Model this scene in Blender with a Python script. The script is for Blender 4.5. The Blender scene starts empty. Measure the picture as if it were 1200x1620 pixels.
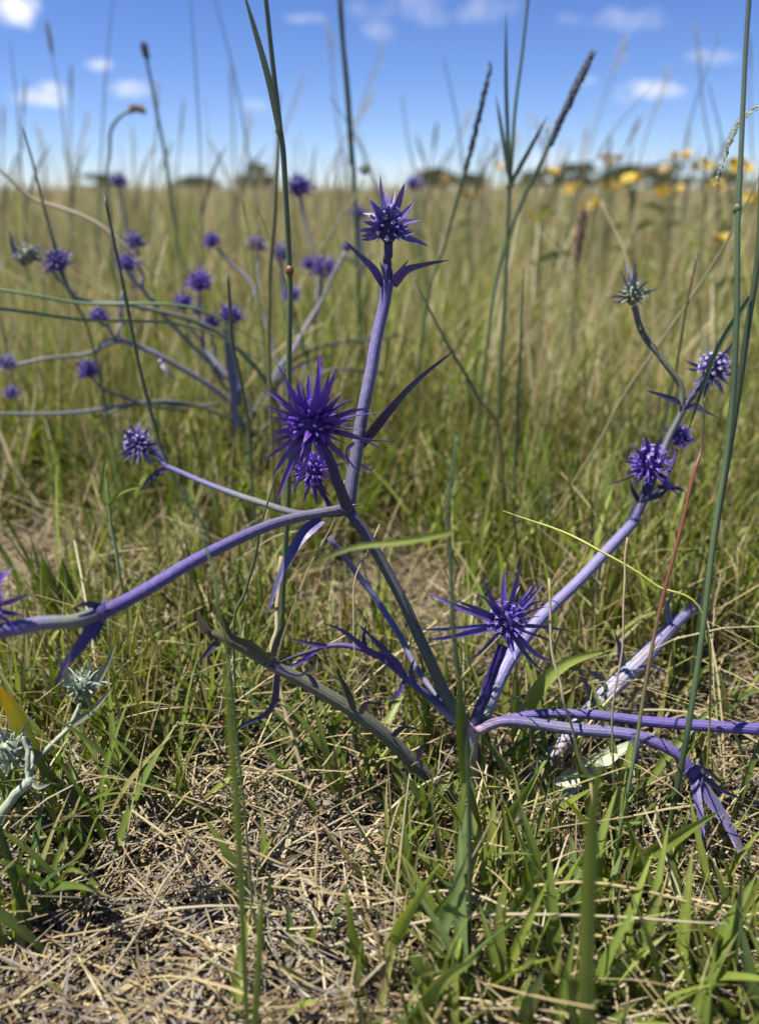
import bpy, math, random
import numpy as np
from mathutils import Vector, Quaternion, Matrix

# ------------------------------------------------------------------ camera
SC = bpy.context.scene
COL = SC.collection
CAM_H = 0.25
PITCH = math.radians(22.2)
FPX = 1250.0                       # focal length in pixels of the 1200 px wide photograph
cam_d = bpy.data.cameras.new('camera')
cam_d.sensor_fit = 'HORIZONTAL'
cam_d.sensor_width = 36.0
cam_d.lens = 36.0 * FPX / 1200.0
cam_d.clip_start = 0.005
cam_d.clip_end = 5000.0
cam_d.dof.use_dof = True
cam_d.dof.focus_distance = 0.315
cam_d.dof.aperture_fstop = 9.0
cam = bpy.data.objects.new('camera', cam_d)
COL.objects.link(cam)
cam.location = (0, 0, CAM_H)
cam.rotation_euler = (math.pi / 2 - PITCH, 0, 0)
SC.camera = cam

# ------------------------------------------------------------------ light
SUN_DIR = Vector((-0.40, -0.04, 0.91)).normalized()      # towards the sun
sun_d = bpy.data.lights.new('sun', 'SUN')
sun_d.energy = 4.6
sun_d.angle = math.radians(0.53)
sun_d.color = (1.0, 0.955, 0.89)
sun = bpy.data.objects.new('sun', sun_d)
COL.objects.link(sun)
sun.rotation_euler = SUN_DIR.to_track_quat('Z', 'Y').to_euler()
sun.location = (-2, 1, 5)

SC.view_settings.view_transform = 'Standard'
SC.view_settings.look = 'None'
SC.view_settings.exposure = 0.85
SC.view_settings.gamma = 1.0
SC.render.engine = 'CYCLES'
SC.cycles.max_bounces = 6
SC.cycles.diffuse_bounces = 3
SC.cycles.transmission_bounces = 4
SC.cycles.use_denoising = True
SC.cycles.caustics_reflective = False
SC.cycles.caustics_refractive = False

CA, SA = math.cos(PITCH), math.sin(PITCH)


def ray(px, py):
    cx, cy = (px - 600.0) / FPX, (810.0 - py) / FPX
    return Vector((cx, CA + cy * SA, -SA + cy * CA))


def P(px, py, Y):
    """the world point seen at that place of the photograph, Y metres in front"""
    d = ray(px, py)
    return Vector((0, 0, CAM_H)) + d * (Y / d.y)


def G(px, py):
    d = ray(px, py)
    t = CAM_H / -d.z
    return Vector((d.x * t, d.y * t, 0))


# ------------------------------------------------------------------ world
W = bpy.data.worlds.new('World')
SC.world = W
W.use_nodes = True
wn, wl = W.node_tree.nodes, W.node_tree.links
wn.clear()


def nd(tree, typ, **kw):
    n = tree.nodes.new(typ)
    for k, v in kw.items():
        setattr(n, k, v)
    return n


def mth(tree, op, a, b=None, c=None, clamp=False):
    n = tree.nodes.new('ShaderNodeMath')
    n.operation = op
    n.use_clamp = clamp
    for i, v in enumerate((a, b, c)):
        if v is None:
            continue
        if isinstance(v, (int, float)):
            n.inputs[i].default_value = v
        else:
            tree.links.new(v, n.inputs[i])
    return n.outputs[0]


WT = W.node_tree
sky = nd(WT, 'ShaderNodeTexSky', sky_type='NISHITA', sun_disc=False)
sky.sun_elevation = math.asin(SUN_DIR.z)
sky.sun_rotation = math.atan2(SUN_DIR.x, SUN_DIR.y)
sky.altitude = 100
sky.air_density = 0.7
sky.dust_density = 0.0
sky.ozone_density = 6.0
tc = nd(WT, 'ShaderNodeTexCoord')
sep = nd(WT, 'ShaderNodeSeparateXYZ')
wl.new(tc.outputs['Generated'], sep.inputs[0])
X, Yv, Z = sep.outputs
ysafe = mth(WT, 'MAXIMUM', Yv, 0.05)
az = mth(WT, 'DIVIDE', X, ysafe)
el = mth(WT, 'DIVIDE', Z, ysafe)
nz = nd(WT, 'ShaderNodeTexNoise')
nz.inputs['Scale'].default_value = 34
nz.inputs['Detail'].default_value = 5
wl.new(tc.outputs['Generated'], nz.inputs['Vector'])
nzv = mth(WT, 'SUBTRACT', nz.outputs['Fac'], 0.5)
total = None
CLOUDS = [  # px, py, half width, half height, density
    (22, 16, 48, 24, 1.0), (70, 149, 44, 16, 0.9), (150, 102, 22, 7, 0.55), (212, 141, 32, 11, 0.4), (398, 166, 34, 9, 0.3),
    (1030, 143, 66, 12, 0.6), (990, 150, 22, 12, 0.35), (930, 128, 14, 6, 0.35), (690, 8, 110, 26, 0.22), (980, 28, 80, 14, 0.25),
    (600, 46, 26, 12, 0.25), (480, 28, 45, 6, 0.3), (900, 252, 120, 14, 0.3), (640, 262, 90, 10, 0.25), (250, 250, 90, 9, 0.2),
    (1150, 90, 60, 10, 0.3)]
for (cx, cy, hw, hh, dn) in CLOUDS:
    d = ray(cx, cy)
    a0, e0 = d.x / d.y, d.z / d.y
    sa, se = hw / FPX * 1.05, hh / FPX * 1.05
    u = mth(WT, 'MULTIPLY_ADD', az, 1 / sa, -a0 / sa)
    v = mth(WT, 'MULTIPLY_ADD', el, 1 / se, -e0 / se)
    r2 = mth(WT, 'ADD', mth(WT, 'MULTIPLY', u, u), mth(WT, 'MULTIPLY', v, v))
    m = mth(WT, 'SUBTRACT', 1.0, r2)
    m = mth(WT, 'MULTIPLY_ADD', nzv, 4.5, m)
    m = mth(WT, 'MULTIPLY', m, dn * 0.7, clamp=True)
    total = m if total is None else mth(WT, 'MAXIMUM', total, m)
front = mth(WT, 'GREATER_THAN', Yv, 0.2)
total = mth(WT, 'MULTIPLY', total, front)
# the same kind of small fair-weather clouds over the rest of the sky
nz2 = nd(WT, 'ShaderNodeTexNoise')
nz2.inputs['Scale'].default_value = 5
nz2.inputs['Detail'].default_value = 6
wl.new(tc.outputs['Generated'], nz2.inputs['Vector'])
gen = mth(WT, 'MULTIPLY_ADD', nz2.outputs['Fac'], 5.0, -3.1, clamp=True)
gen = mth(WT, 'MULTIPLY', gen, mth(WT, 'SUBTRACT', 1.0, front))
total = mth(WT, 'MAXIMUM', total, gen)
mix = nd(WT, 'ShaderNodeMix', data_type='RGBA')
wl.new(total, mix.inputs['Factor'])
hs = nd(WT, 'ShaderNodeHueSaturation')
hs.inputs['Saturation'].default_value = 1.12
hs.inputs['Hue'].default_value = 0.51
wl.new(sky.outputs[0], hs.inputs['Color'])
tint = nd(WT, 'ShaderNodeVectorMath', operation='MULTIPLY')
wl.new(hs.outputs[0], tint.inputs[0])
tint.inputs[1].default_value = (1.0, 0.96, 1.03)
wl.new(tint.outputs[0], mix.inputs['A'])
mix.inputs['B'].default_value = (7.8, 7.9, 8.6, 1)
bg = nd(WT, 'ShaderNodeBackground')
bg.inputs['Strength'].default_value = 0.077
wl.new(mix.outputs['Result'], bg.inputs['Color'])
wo = nd(WT, 'ShaderNodeOutputWorld')
wl.new(bg.outputs[0], wo.inputs['Surface'])

rng = np.random.default_rng(7)
random.seed(7)


# ------------------------------------------------------------------ materials
def plant_material(name, rough=0.5, translucent=0.0, noise_scale=220.0, noise_amt=0.35, veins=0.0, spec=0.4, bump=0.0):
    m = bpy.data.materials.new(name)
    m.use_nodes = True
    t = m.node_tree
    t.nodes.clear()
    out = nd(t, 'ShaderNodeOutputMaterial')
    at = nd(t, 'ShaderNodeAttribute', attribute_name='Col')
    geo = nd(t, 'ShaderNodeNewGeometry')
    no = nd(t, 'ShaderNodeTexNoise')
    no.inputs['Scale'].default_value = noise_scale
    no.inputs['Detail'].default_value = 3
    t.links.new(geo.outputs['Position'], no.inputs['Vector'])
    f = mth(t, 'MULTIPLY_ADD', no.outputs['Fac'], 2 * noise_amt, 1 - noise_amt)
    if veins:
        s = mth(t, 'SINE', mth(t, 'MULTIPLY', at.outputs['Alpha'], 2 * math.pi * 9))
        f = mth(t, 'MULTIPLY', f, mth(t, 'MULTIPLY_ADD', s, veins, 1.0))
    mx = nd(t, 'ShaderNodeVectorMath', operation='SCALE')
    t.links.new(at.outputs['Color'], mx.inputs[0])
    t.links.new(f, mx.inputs['Scale'])
    bs = nd(t, 'ShaderNodeBsdfPrincipled')
    bs.inputs['Roughness'].default_value = rough
    bs.inputs['Specular IOR Level'].default_value = spec
    t.links.new(mx.outputs[0], bs.inputs['Base Color'])
    if bump:
        b = nd(t, 'ShaderNodeBump')
        b.inputs['Strength'].default_value = bump
        b.inputs['Distance'].default_value = 0.0006
        t.links.new(no.outputs['Fac'], b.inputs['Height'])
        t.links.new(b.outputs[0], bs.inputs['Normal'])
    if translucent:
        tr = nd(t, 'ShaderNodeBsdfTranslucent')
        hs_ = nd(t, 'ShaderNodeHueSaturation')
        hs_.inputs['Saturation'].default_value = 1.15
        hs_.inputs['Value'].default_value = 1.25
        t.links.new(mx.outputs[0], hs_.inputs['Color'])
        t.links.new(hs_.outputs[0], tr.inputs['Color'])
        ms = nd(t, 'ShaderNodeMixShader')
        ms.inputs[0].default_value = translucent
        t.links.new(bs.outputs[0], ms.inputs[1])
        t.links.new(tr.outputs[0], ms.inputs[2])
        t.links.new(ms.outputs[0], out.inputs['Surface'])
    else:
        t.links.new(bs.outputs[0], out.inputs['Surface'])
    return m


M_STEM = plant_material('thistle_stem', 0.55, 0.0, 420, 0.3, bump=0.5)
M_BRACT = plant_material('thistle_bract', 0.42, 0.12, 300, 0.25, spec=0.5)
M_FLORET = plant_material('thistle_floret', 0.7, 0.15, 600, 0.3)
M_GRASS = plant_material('grass_blade', 0.45, 0.32, 160, 0.22, veins=0.1, spec=0.45)
M_MEADOW = plant_material('meadow_grass', 0.55, 0.3, 40, 0.2, spec=0.3)
M_STRAW = plant_material('dry_straw', 0.6, 0.12, 260, 0.28, spec=0.35)
M_RUSH = plant_material('rush_stem', 0.42, 0.0, 180, 0.2, spec=0.5)
M_SEED = plant_material('seed_head', 0.7, 0.15, 300, 0.35)
M_PETAL = plant_material('yellow_petal', 0.55, 0.3, 200, 0.2)
M_LEAFTREE = plant_material('tree_foliage', 0.6, 0.25, 0.6, 0.3)
M_BARK = plant_material('tree_bark', 0.9, 0.0, 8, 0.4)

m = bpy.data.materials.new('soil')
m.use_nodes = True
t = m.node_tree
bs = t.nodes['Principled BSDF']
bs.inputs['Roughness'].default_value = 0.95
bs.inputs['Specular IOR Level'].default_value = 0.1
geo = nd(t, 'ShaderNodeNewGeometry')


def noise(scale, det=6):
    n = nd(t, 'ShaderNodeTexNoise')
    n.inputs['Scale'].default_value = scale
    n.inputs['Detail'].default_value = det
    t.links.new(geo.outputs['Position'], n.inputs['Vector'])
    return n.outputs['Fac']


def ramp(fac, stops):
    r = nd(t, 'ShaderNodeValToRGB')
    while len(r.color_ramp.elements) < len(stops):
        r.color_ramp.elements.new(0.5)
    for e, (p, c) in zip(r.color_ramp.elements, stops):
        e.position = p
        e.color = (*c, 1)
    t.links.new(fac, r.inputs[0])
    return r.outputs[0]


near_c = ramp(noise(90), [(0.3, (0.04, 0.032, 0.022)), (0.5, (0.12, 0.095, 0.066)), (0.7, (0.22, 0.185, 0.14))])
far_c = ramp(noise(1.4), [(0.3, (0.13, 0.12, 0.04)), (0.5, (0.24, 0.21, 0.09)), (0.7, (0.32, 0.27, 0.14))])
sp = nd(t, 'ShaderNodeSeparateXYZ')
t.links.new(geo.outputs['Position'], sp.inputs[0])
mr = nd(t, 'ShaderNodeMapRange')
mr.inputs['From Min'].default_value = 1.0
mr.inputs['From Max'].default_value = 5.0
t.links.new(sp.outputs[1], mr.inputs[0])
mx = nd(t, 'ShaderNodeMix', data_type='RGBA')
t.links.new(mr.outputs[0], mx.inputs['Factor'])
t.links.new(near_c, mx.inputs['A'])
t.links.new(far_c, mx.inputs['B'])
t.links.new(mx.outputs['Result'], bs.inputs['Base Color'])
b = nd(t, 'ShaderNodeBump')
b.inputs['Strength'].default_value = 0.9
b.inputs['Distance'].default_value = 0.004
t.links.new(noise(240, 8), b.inputs['Height'])
t.links.new(b.outputs[0], bs.inputs['Normal'])
M_SOIL = m


# ------------------------------------------------------------------ mesh helpers
def mesh_from(name, v, f, c, mat, smooth=True, quads=None):
    """v (n,3), f list or (m,3)/(m,4) array, c (n,4) point colours"""
    me = bpy.data.meshes.new(name)
    v = np.asarray(v, dtype=np.float32)
    if isinstance(f, np.ndarray):
        k = f.shape[1]
        me.vertices.add(len(v))
        me.vertices.foreach_set('co', v.ravel())
        me.loops.add(f.size)
        me.loops.foreach_set('vertex_index', f.astype(np.int32).ravel())
        me.polygons.add(len(f))
        me.polygons.foreach_set('loop_start', np.arange(0, f.size, k, dtype=np.int32))
        me.update(calc_edges=True)
    else:
        me.from_pydata([tuple(x) for x in v], [], f)
    a = me.attributes.new('Col', 'FLOAT_COLOR', 'POINT')
    a.data.foreach_set('color', np.asarray(c, dtype=np.float32).ravel())
    me.polygons.foreach_set('use_smooth', np.full(len(me.polygons), smooth))
    me.materials.append(mat)
    me.update()
    return me


class MB:
    def __init__(s):
        s.v, s.f, s.c = [], [], []

    def add(s, v, f, c):
        o = len(s.v)
        s.v += [tuple(x) for x in v]
        s.f += [tuple(i + o for i in q) for q in f]
        s.c += [tuple(x) for x in c]

    def mesh(s, name, mat, smooth=True):
        return mesh_from(name, np.array(s.v), s.f, np.array([(*x[:3], x[3] if len(x) > 3 else 0.5) for x in s.c]), mat, smooth)


def place(name, me, parent=None, loc=(0, 0, 0)):
    o = bpy.data.objects.new(name, me)
    COL.objects.link(o)
    o.location = loc
    if parent is not None:
        o.parent = parent
    return o


def tag(o, label=None, cat=None, group=None, kind=None):
    if label:
        o['label'] = label
    if cat:
        o['category'] = cat
    if group:
        o['group'] = group
    if kind:
        o['kind'] = kind
    return o


def thing(name, loc, label, cat, group=None):
    o = bpy.data.objects.new(name, None)
    o.empty_display_size = 0.02
    COL.objects.link(o)
    o.location = loc
    return tag(o, label, cat, group)


def smooth_path(pts, n):
    """Catmull-Rom through the points"""
    pts = [np.array(p, float) for p in pts]
    if len(pts) == 2:
        return np.array([pts[0] * (1 - t) + pts[1] * t for t in np.linspace(0, 1, n)]), np.linspace(0, 1, n)
    q = [2 * pts[0] - pts[1]] + pts + [2 * pts[-1] - pts[-2]]
    seg = len(pts) - 1
    out, us = [], np.linspace(0, seg, n)
    for u in us:
        i = min(int(u), seg - 1)
        t = u - i
        a, b_, c, d = q[i:i + 4]
        out.append(0.5 * (2 * b_ + (c - a) * t + (2 * a - 5 * b_ + 4 * c - d) * t * t + (3 * b_ - a - 3 * c + d) * t ** 3))
    return np.array(out), us / seg


def lerp_stops(stops, t):
    """stops: list evenly spread"""
    s = np.asarray(stops, float)
    if s.ndim == 1:
        return np.interp(t, np.linspace(0, 1, len(s)), s)
    return np.stack([np.interp(t, np.linspace(0, 1, len(s)), s[:, k]) for k in range(s.shape[1])], -1)


def frames(p):
    T = np.gradient(p, axis=0)
    T /= np.linalg.norm(T, axis=1)[:, None] + 1e-12
    ref = np.array([0.0, -1, 0.25])
    if abs(np.dot(ref / np.linalg.norm(ref), T[0])) > 0.9:
        ref = np.array([0.0, 0, 1])
    N = []
    n = ref - T[0] * np.dot(ref, T[0])
    n /= np.linalg.norm(n)
    for k in range(len(p)):
        n = n - T[k] * np.dot(n, T[k])
        n /= np.linalg.norm(n) + 1e-12
        N.append(n)
    N = np.array(N)
    return T, N, np.cross(T, N)


def tube(mb, pts, radii, cols, n=14, k=8, ridge=0.0, wob=0.0, cap=True):
    p, t = smooth_path(pts, n)
    r = lerp_stops(radii, t)
    c = lerp_stops(cols, t)
    if wob:
        ph = rng.random(4) * 6.28
        s = np.linspace(0, 1, n)
        p = p + wob * np.stack([np.sin(9 * s + ph[0]) * .6 + np.sin(23 * s + ph[3]) * .4, np.sin(11 * s + ph[1]), np.sin(8 * s + ph[2])], -1) * (np.sin(np.pi * s)[:, None])
    T, N, B = frames(p)
    vs, cs, fs = [], [], []
    for i in range(n):
        for j in range(k):
            a = 2 * math.pi * j / k
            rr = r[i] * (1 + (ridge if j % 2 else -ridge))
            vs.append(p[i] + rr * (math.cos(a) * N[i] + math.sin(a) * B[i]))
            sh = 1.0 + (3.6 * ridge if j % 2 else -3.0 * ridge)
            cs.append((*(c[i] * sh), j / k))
    for i in range(n - 1):
        for j in range(k):
            a, b_ = i * k + j, i * k + (j + 1) % k
            fs.append((a, b_, b_ + k, a + k))
    if cap:
        fs.append(tuple(range(k - 1, -1, -1)))
        fs.append(tuple((n - 1) * k + j for j in range(k)))
    mb.add(vs, fs, cs)


def bract(mb, pts, w, cols, n=7, thick=0.28, nrm=None, blunt=0.0, roll=0.0, teeth=False):
    """a stiff pointed bract with a diamond section that tapers to a spine"""
    p, t = smooth_path(pts, n)
    c = lerp_stops(cols, t)
    T, N, B = frames(p)
    if nrm is not None:
        nr = np.array(nrm, float)
        N = nr[None, :] - T * (T @ nr)[:, None]
        N /= np.linalg.norm(N, axis=1)[:, None] + 1e-9
        B = np.cross(T, N)
    if roll:
        ca, sa = math.cos(roll), math.sin(roll)
        N, B = N * ca + B * sa, B * ca - N * sa
    prof = (0.6 + 0.4 * np.minimum(1, t / 0.22)) * (1 - t) ** (0.8 - 0.35 * blunt) + 0.03
    vs, cs, fs = [], [], []
    for i in range(n):
        ww, th = w * prof[i] * 0.5, w * prof[i] * thick * 0.5
        tv = 1.0
        if teeth and i % 2 == 1 and i < n - 2:
            tv = 1.35
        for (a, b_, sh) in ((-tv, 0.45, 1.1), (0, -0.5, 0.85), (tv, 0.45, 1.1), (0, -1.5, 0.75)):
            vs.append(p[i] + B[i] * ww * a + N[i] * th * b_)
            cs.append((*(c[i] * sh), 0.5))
    for i in range(n - 1):
        for j in range(4):
            a, b_ = i * 4 + j, i * 4 + (j + 1) % 4
            fs.append((a, b_, b_ + 4, a + 4))
    fs.append((3, 2, 1, 0))
    fs.append(tuple((n - 1) * 4 + j for j in range(4)))
    mb.add(vs, fs, cs)


def ribbon(mb, pts, w, cols, n=9, nrm=None, fold=0.25, prof=None, roll=(0, 0)):
    """a grass leaf: a folded strip that narrows to a point"""
    p, t = smooth_path(pts, n)
    c = lerp_stops(cols, t)
    T, N, B = frames(p)
    if nrm is not None:
        nr = np.array(nrm, float)
        N = nr[None, :] - T * (T @ nr)[:, None]
        N /= np.linalg.norm(N, axis=1)[:, None] + 1e-9
        B = np.cross(T, N)
    ang = lerp_stops(list(roll), t)
    N, B = N * np.cos(ang)[:, None] + B * np.sin(ang)[:, None], B * np.cos(ang)[:, None] - N * np.sin(ang)[:, None]
    if prof is None:
        pr = np.clip(0.55 + 1.6 * t, 0, 1) * np.clip((1 - t) * 2.2, 0, 1) ** 0.8 + 0.02
    else:
        pr = lerp_stops(prof, t)
    vs, cs, fs = [], [], []
    for i in range(n):
        ww = w * pr[i] * 0.5
        for (a, h, al) in ((-1, fold, 0.0), (-0.5, fold * .35, 0.25), (0, 0, 0.5), (0.5, fold * .35, 0.75), (1, fold, 1.0)):
            vs.append(p[i] + B[i] * ww * a + N[i] * ww * h)
            sh = 1.12 if a == 0 else 1.0
            cs.append((*(c[i] * sh), al))
    for i in range(n - 1):
        for j in range(4):
            a = i * 5 + j
            fs.append((a, a + 1, a + 6, a + 5))
    mb.add(vs, fs, cs)


def sphere(mb, c, rx, rz, axis, col0, col1, seg=12, rings=8):
    q = Vector((0, 0, 1)).rotation_difference(Vector(axis))
    vs, cs, fs = [], [], []
    for i in range(rings + 1):
        th = math.pi * i / rings
        for j in range(seg):
            a = 2 * math.pi * j / seg
            v = q @ Vector((rx * math.sin(th) * math.cos(a), rx * math.sin(th) * math.sin(a), rz * math.cos(th)))
            vs.append(Vector(c) + v)
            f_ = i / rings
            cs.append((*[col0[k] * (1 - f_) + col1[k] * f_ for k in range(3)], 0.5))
    for i in range(rings):
        for j in range(seg):
            a, b_ = i * seg + j, i * seg + (j + 1) % seg
            fs.append((a, a + seg, b_ + seg, b_))
    mb.add(vs, fs, cs)


# ------------------------------------------------------------------ vectorised grass
def blades(base, head, length, th0, th1, width, c0, c1, segs=4, fold=False, profile='grass', twist=None):
    """many blades in one array: base (N,3), heading, length, lean at foot and tip, width, colours (N,3)"""
    N = len(base)
    p = base.copy()
    V, C = [], []
    tw = rng.normal(0, 0.6, N) if twist is None else twist
    side0 = head + math.pi / 2
    wob = rng.normal(0, 0.10, N)
    for s in range(segs + 1):
        t = s / segs
        th = th0 + (th1 - th0) * t
        if profile == 'grass':
            w = width * (min(1.0, 0.6 + 1.6 * t)) * max(0.03, min(1.0, (1 - t) * 1.9))
        else:
            w = width * (1.0 if t < 0.9 else 0.7)
        a = side0 + tw * t
        sd = np.stack([np.cos(a), np.sin(a), wob * np.ones(N)], -1) * (w / 2)[:, None]
        col = c0 * (1 - t) + c1 * t
        if fold:
            up = np.stack([-np.cos(head) * np.cos(th), -np.sin(head) * np.cos(th), np.sin(th)], -1) * (w * 0.18)[:, None]
            V += [p - sd + up, p, p + sd + up]
            for al, sh in ((0., 1.), (0.5, 1.1), (1., 1.)):
                C.append(np.concatenate([col * sh, np.full((N, 1), al)], 1))
        else:
            V += [p - sd, p + sd]
            for al in (0., 1.):
                C.append(np.concatenate([col, np.full((N, 1), al)], 1))
        st = length / segs
        h2 = head + wob * 3 * t
        p = p + np.stack([np.sin(th) * np.cos(h2), np.sin(th) * np.sin(h2), np.cos(th)], -1) * st[:, None]
    k = 3 if fold else 2
    R = k * (segs + 1)
    V = np.stack(V, 1).reshape(-1, 3)
    C = np.stack(C, 1).reshape(-1, 4)
    q = []
    for s in range(segs):
        for j in range(k - 1):
            a = s * k + j
            q.append((a, a + 1, a + k + 1, a + k))
    q = np.array(q)
    F = (q[None] + (np.arange(N) * R)[:, None, None]).reshape(-1, 4)
    return V, F, C


def joined(name, parts, mat, label, cat, kind='stuff', group=None):
    V, F, C, o = [], [], [], 0
    for v, f, c in parts:
        V.append(v)
        F.append(f + o)
        C.append(c)
        o += len(v)
    me = mesh_from(name, np.concatenate(V), np.concatenate(F), np.concatenate(C), mat)
    ob = place(name, me)
    return tag(ob, label, cat, group, kind)


def vnoise(x, y, s, seed):
    """cheap smooth noise in 0..1"""
    r = np.random.default_rng(seed)
    out = np.zeros_like(x)
    for k in range(7):
        a = r.random() * 6.283
        fq = s * (0.6 + 1.6 * r.random())
        out += np.sin((x * math.cos(a) + y * math.sin(a)) * fq * 6.283 + r.random() * 6.283)
    return np.clip(0.5 + out / 7 * 1.1, 0, 1)


def ground_z(x, y):
    near = np.exp(-(y / 3.0) ** 2)
    return (vnoise(x, y, 4, 3) - 0.5) * 0.014 * near + (vnoise(x, y, 14, 4) - 0.5) * 0.004 * near


# ------------------------------------------------------------------ ground
xs = np.concatenate([[-900, -250, -60, -15, -5, -2], np.linspace(-1, 1, 81), [2, 5, 15, 60, 250, 900]])
ys = np.concatenate([[-60, -10, -2, -0.5], np.linspace(0, 1.6, 65), [2.2, 3, 4.5, 7, 12, 25, 60, 150, 400, 1500]])
gx, gy = np.meshgrid(xs, ys)
gz = ground_z(gx.ravel(), gy.ravel())
nx = len(xs)
gf = np.array([(j * nx + i, j * nx + i + 1, (j + 1) * nx + i + 1, (j + 1) * nx + i) for j in range(len(ys) - 1) for i in range(nx - 1)])
gme = mesh_from('ground', np.stack([gx.ravel(), gy.ravel(), gz], -1), gf, np.ones((len(gz), 4)) * 0.3, M_SOIL)
tag(place('ground', gme), kind='structure')


def gzv(x, y):
    return float(ground_z(np.array([x]), np.array([y]))[0])


# colours (linear)
GREEN = np.array([0.145, 0.195, 0.036])
DARKG = np.array([0.052, 0.092, 0.020])
FRESH = np.array([0.235, 0.290, 0.055])
OLIVE = np.array([0.230, 0.215, 0.072])
STRAW = np.array([0.370, 0.290, 0.145])
PALE = np.array([0.480, 0.415, 0.260])
BROWN = np.array([0.160, 0.108, 0.056])
GREY = np.array([0.230, 0.195, 0.150])
VIOLET = np.array([0.135, 0.062, 0.345])
DEEPV = np.array([0.036, 0.018, 0.130])
LILAC = np.array([0.230, 0.210, 0.370])
PALEL = np.array([0.330, 0.310, 0.385])
GREYG = np.array([0.175, 0.190, 0.140])
PALEG = np.array([0.370, 0.405, 0.275])


def zones(x, y, which):
    """where the photograph shows green growth (+) or bare litter (-), as soft spots on the ground"""
    spots = {'green': [(330, 1130, .05, 1.2), (60, 1180, .05, 1.1), (180, 1080, .04, .8), (450, 1130, .03, .6), (900, 1430, .05, 1.4), (760, 1380, .05, 1.2),
                       (1100, 1480, .04, .9), (700, 1560, .04, 1.2), (900, 1580, .05, 1.4), (1120, 1600, .04, .6), (20, 1400, .03, .8), (800, 870, .10, 1.3),
                       (1000, 840, .10, 1.3), (1150, 900, .08, .9), (880, 1060, .05, .9), (600, 1080, .03, .7), (250, 800, .10, 1.0), (500, 780, .12, 1.2),
                       (80, 720, .12, 1.0), (1060, 1020, .05, .8), (450, 960, .03, .5)],
             'bare': [(250, 1520, .06, 1.2), (450, 1480, .04, .8), (100, 860, .07, 1.0), (620, 920, .06, 1.3), (480, 1290, .04, .8), (1120, 1280, .05, 1.0),
                      (560, 1180, .02, .4), (700, 1000, .04, .8), (1000, 1180, .04, .6)]}[which]
    out = np.zeros_like(x)
    for (px, py, s, wgt) in spots:
        g = G(px, py)
        sy = s * 1.1
        out += wgt * np.exp(-((x - g.x) ** 2 / (2 * s * s) + (y - g.y) ** 2 / (2 * sy * sy)))
    return out


def scatter(n, y0, y1, margin=0.06, power=1.0):
    """random points on the ground inside the view, between two distances"""
    y = (y0 ** power + rng.random(n) * (y1 ** power - y0 ** power)) ** (1 / power)
    hw = (0.56 * y + margin) + 0.02
    x = (rng.random(n) * 2 - 1) * hw
    return x, y


def with_z(x, y, dz=0.0):
    return np.stack([x, y, ground_z(x, y) + dz], -1)


def pick(n, cols, wts):
    wts = np.array(wts, float)
    i = rng.choice(len(cols), n, p=wts / wts.sum())
    return np.array(cols)[i] * rng.normal(1, 0.14, (n, 1)).clip(0.6, 1.45)


# dead litter lying on the ground
def litter(n, y0, y1, lmin, lmax, w, power, dz, cols, wts, flat=1.45, curl=0.25):
    x, y = scatter(n, y0, y1, power=power)
    L = lmin + (lmax - lmin) * rng.random(n) ** 2
    hd = rng.random(n) * 6.283
    th = np.full(n, flat) + rng.normal(0, 0.12, n)
    c = pick(n, cols, wts)
    return blades(with_z(x, y, 0.001) + np.array([0, 0, 1]) * (rng.random(n) * dz)[:, None], hd, L, th, th + rng.normal(0, curl, n), w * rng.uniform(.5, 1.6, n), c, c * rng.uniform(.8, 1.2, (n, 1)), 3,
                  profile='straw')


LC, LW = [STRAW * .9, PALE * .9, GREY, BROWN, GREY * 0.6], [2.0, 1.0, 3.2, 2.6, 2.0]
joined('dead_grass_litter', [
    litter(40000, .13, .62, .004, .026, .0008, 1.3, .004, LC, LW),
    litter(6500, .13, .70, .02, .07, .0006, 1.3, .010, LC, [2.2, 1.2, 2.6, 2, 1], 1.42),
    litter(2200, .13, .60, .005, .018, .0024, 1.3, .005, LC, [1, .7, 3, 2, 1], 1.5),
    litter(15000, .60, 1.6, .015, .10, .0024, 1.0, .012, LC, [3, 1.5, 2, 1, .5], 1.42),
], M_STRAW, 'matted grey and straw coloured dead grass litter covering the soil', 'litter')


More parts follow.
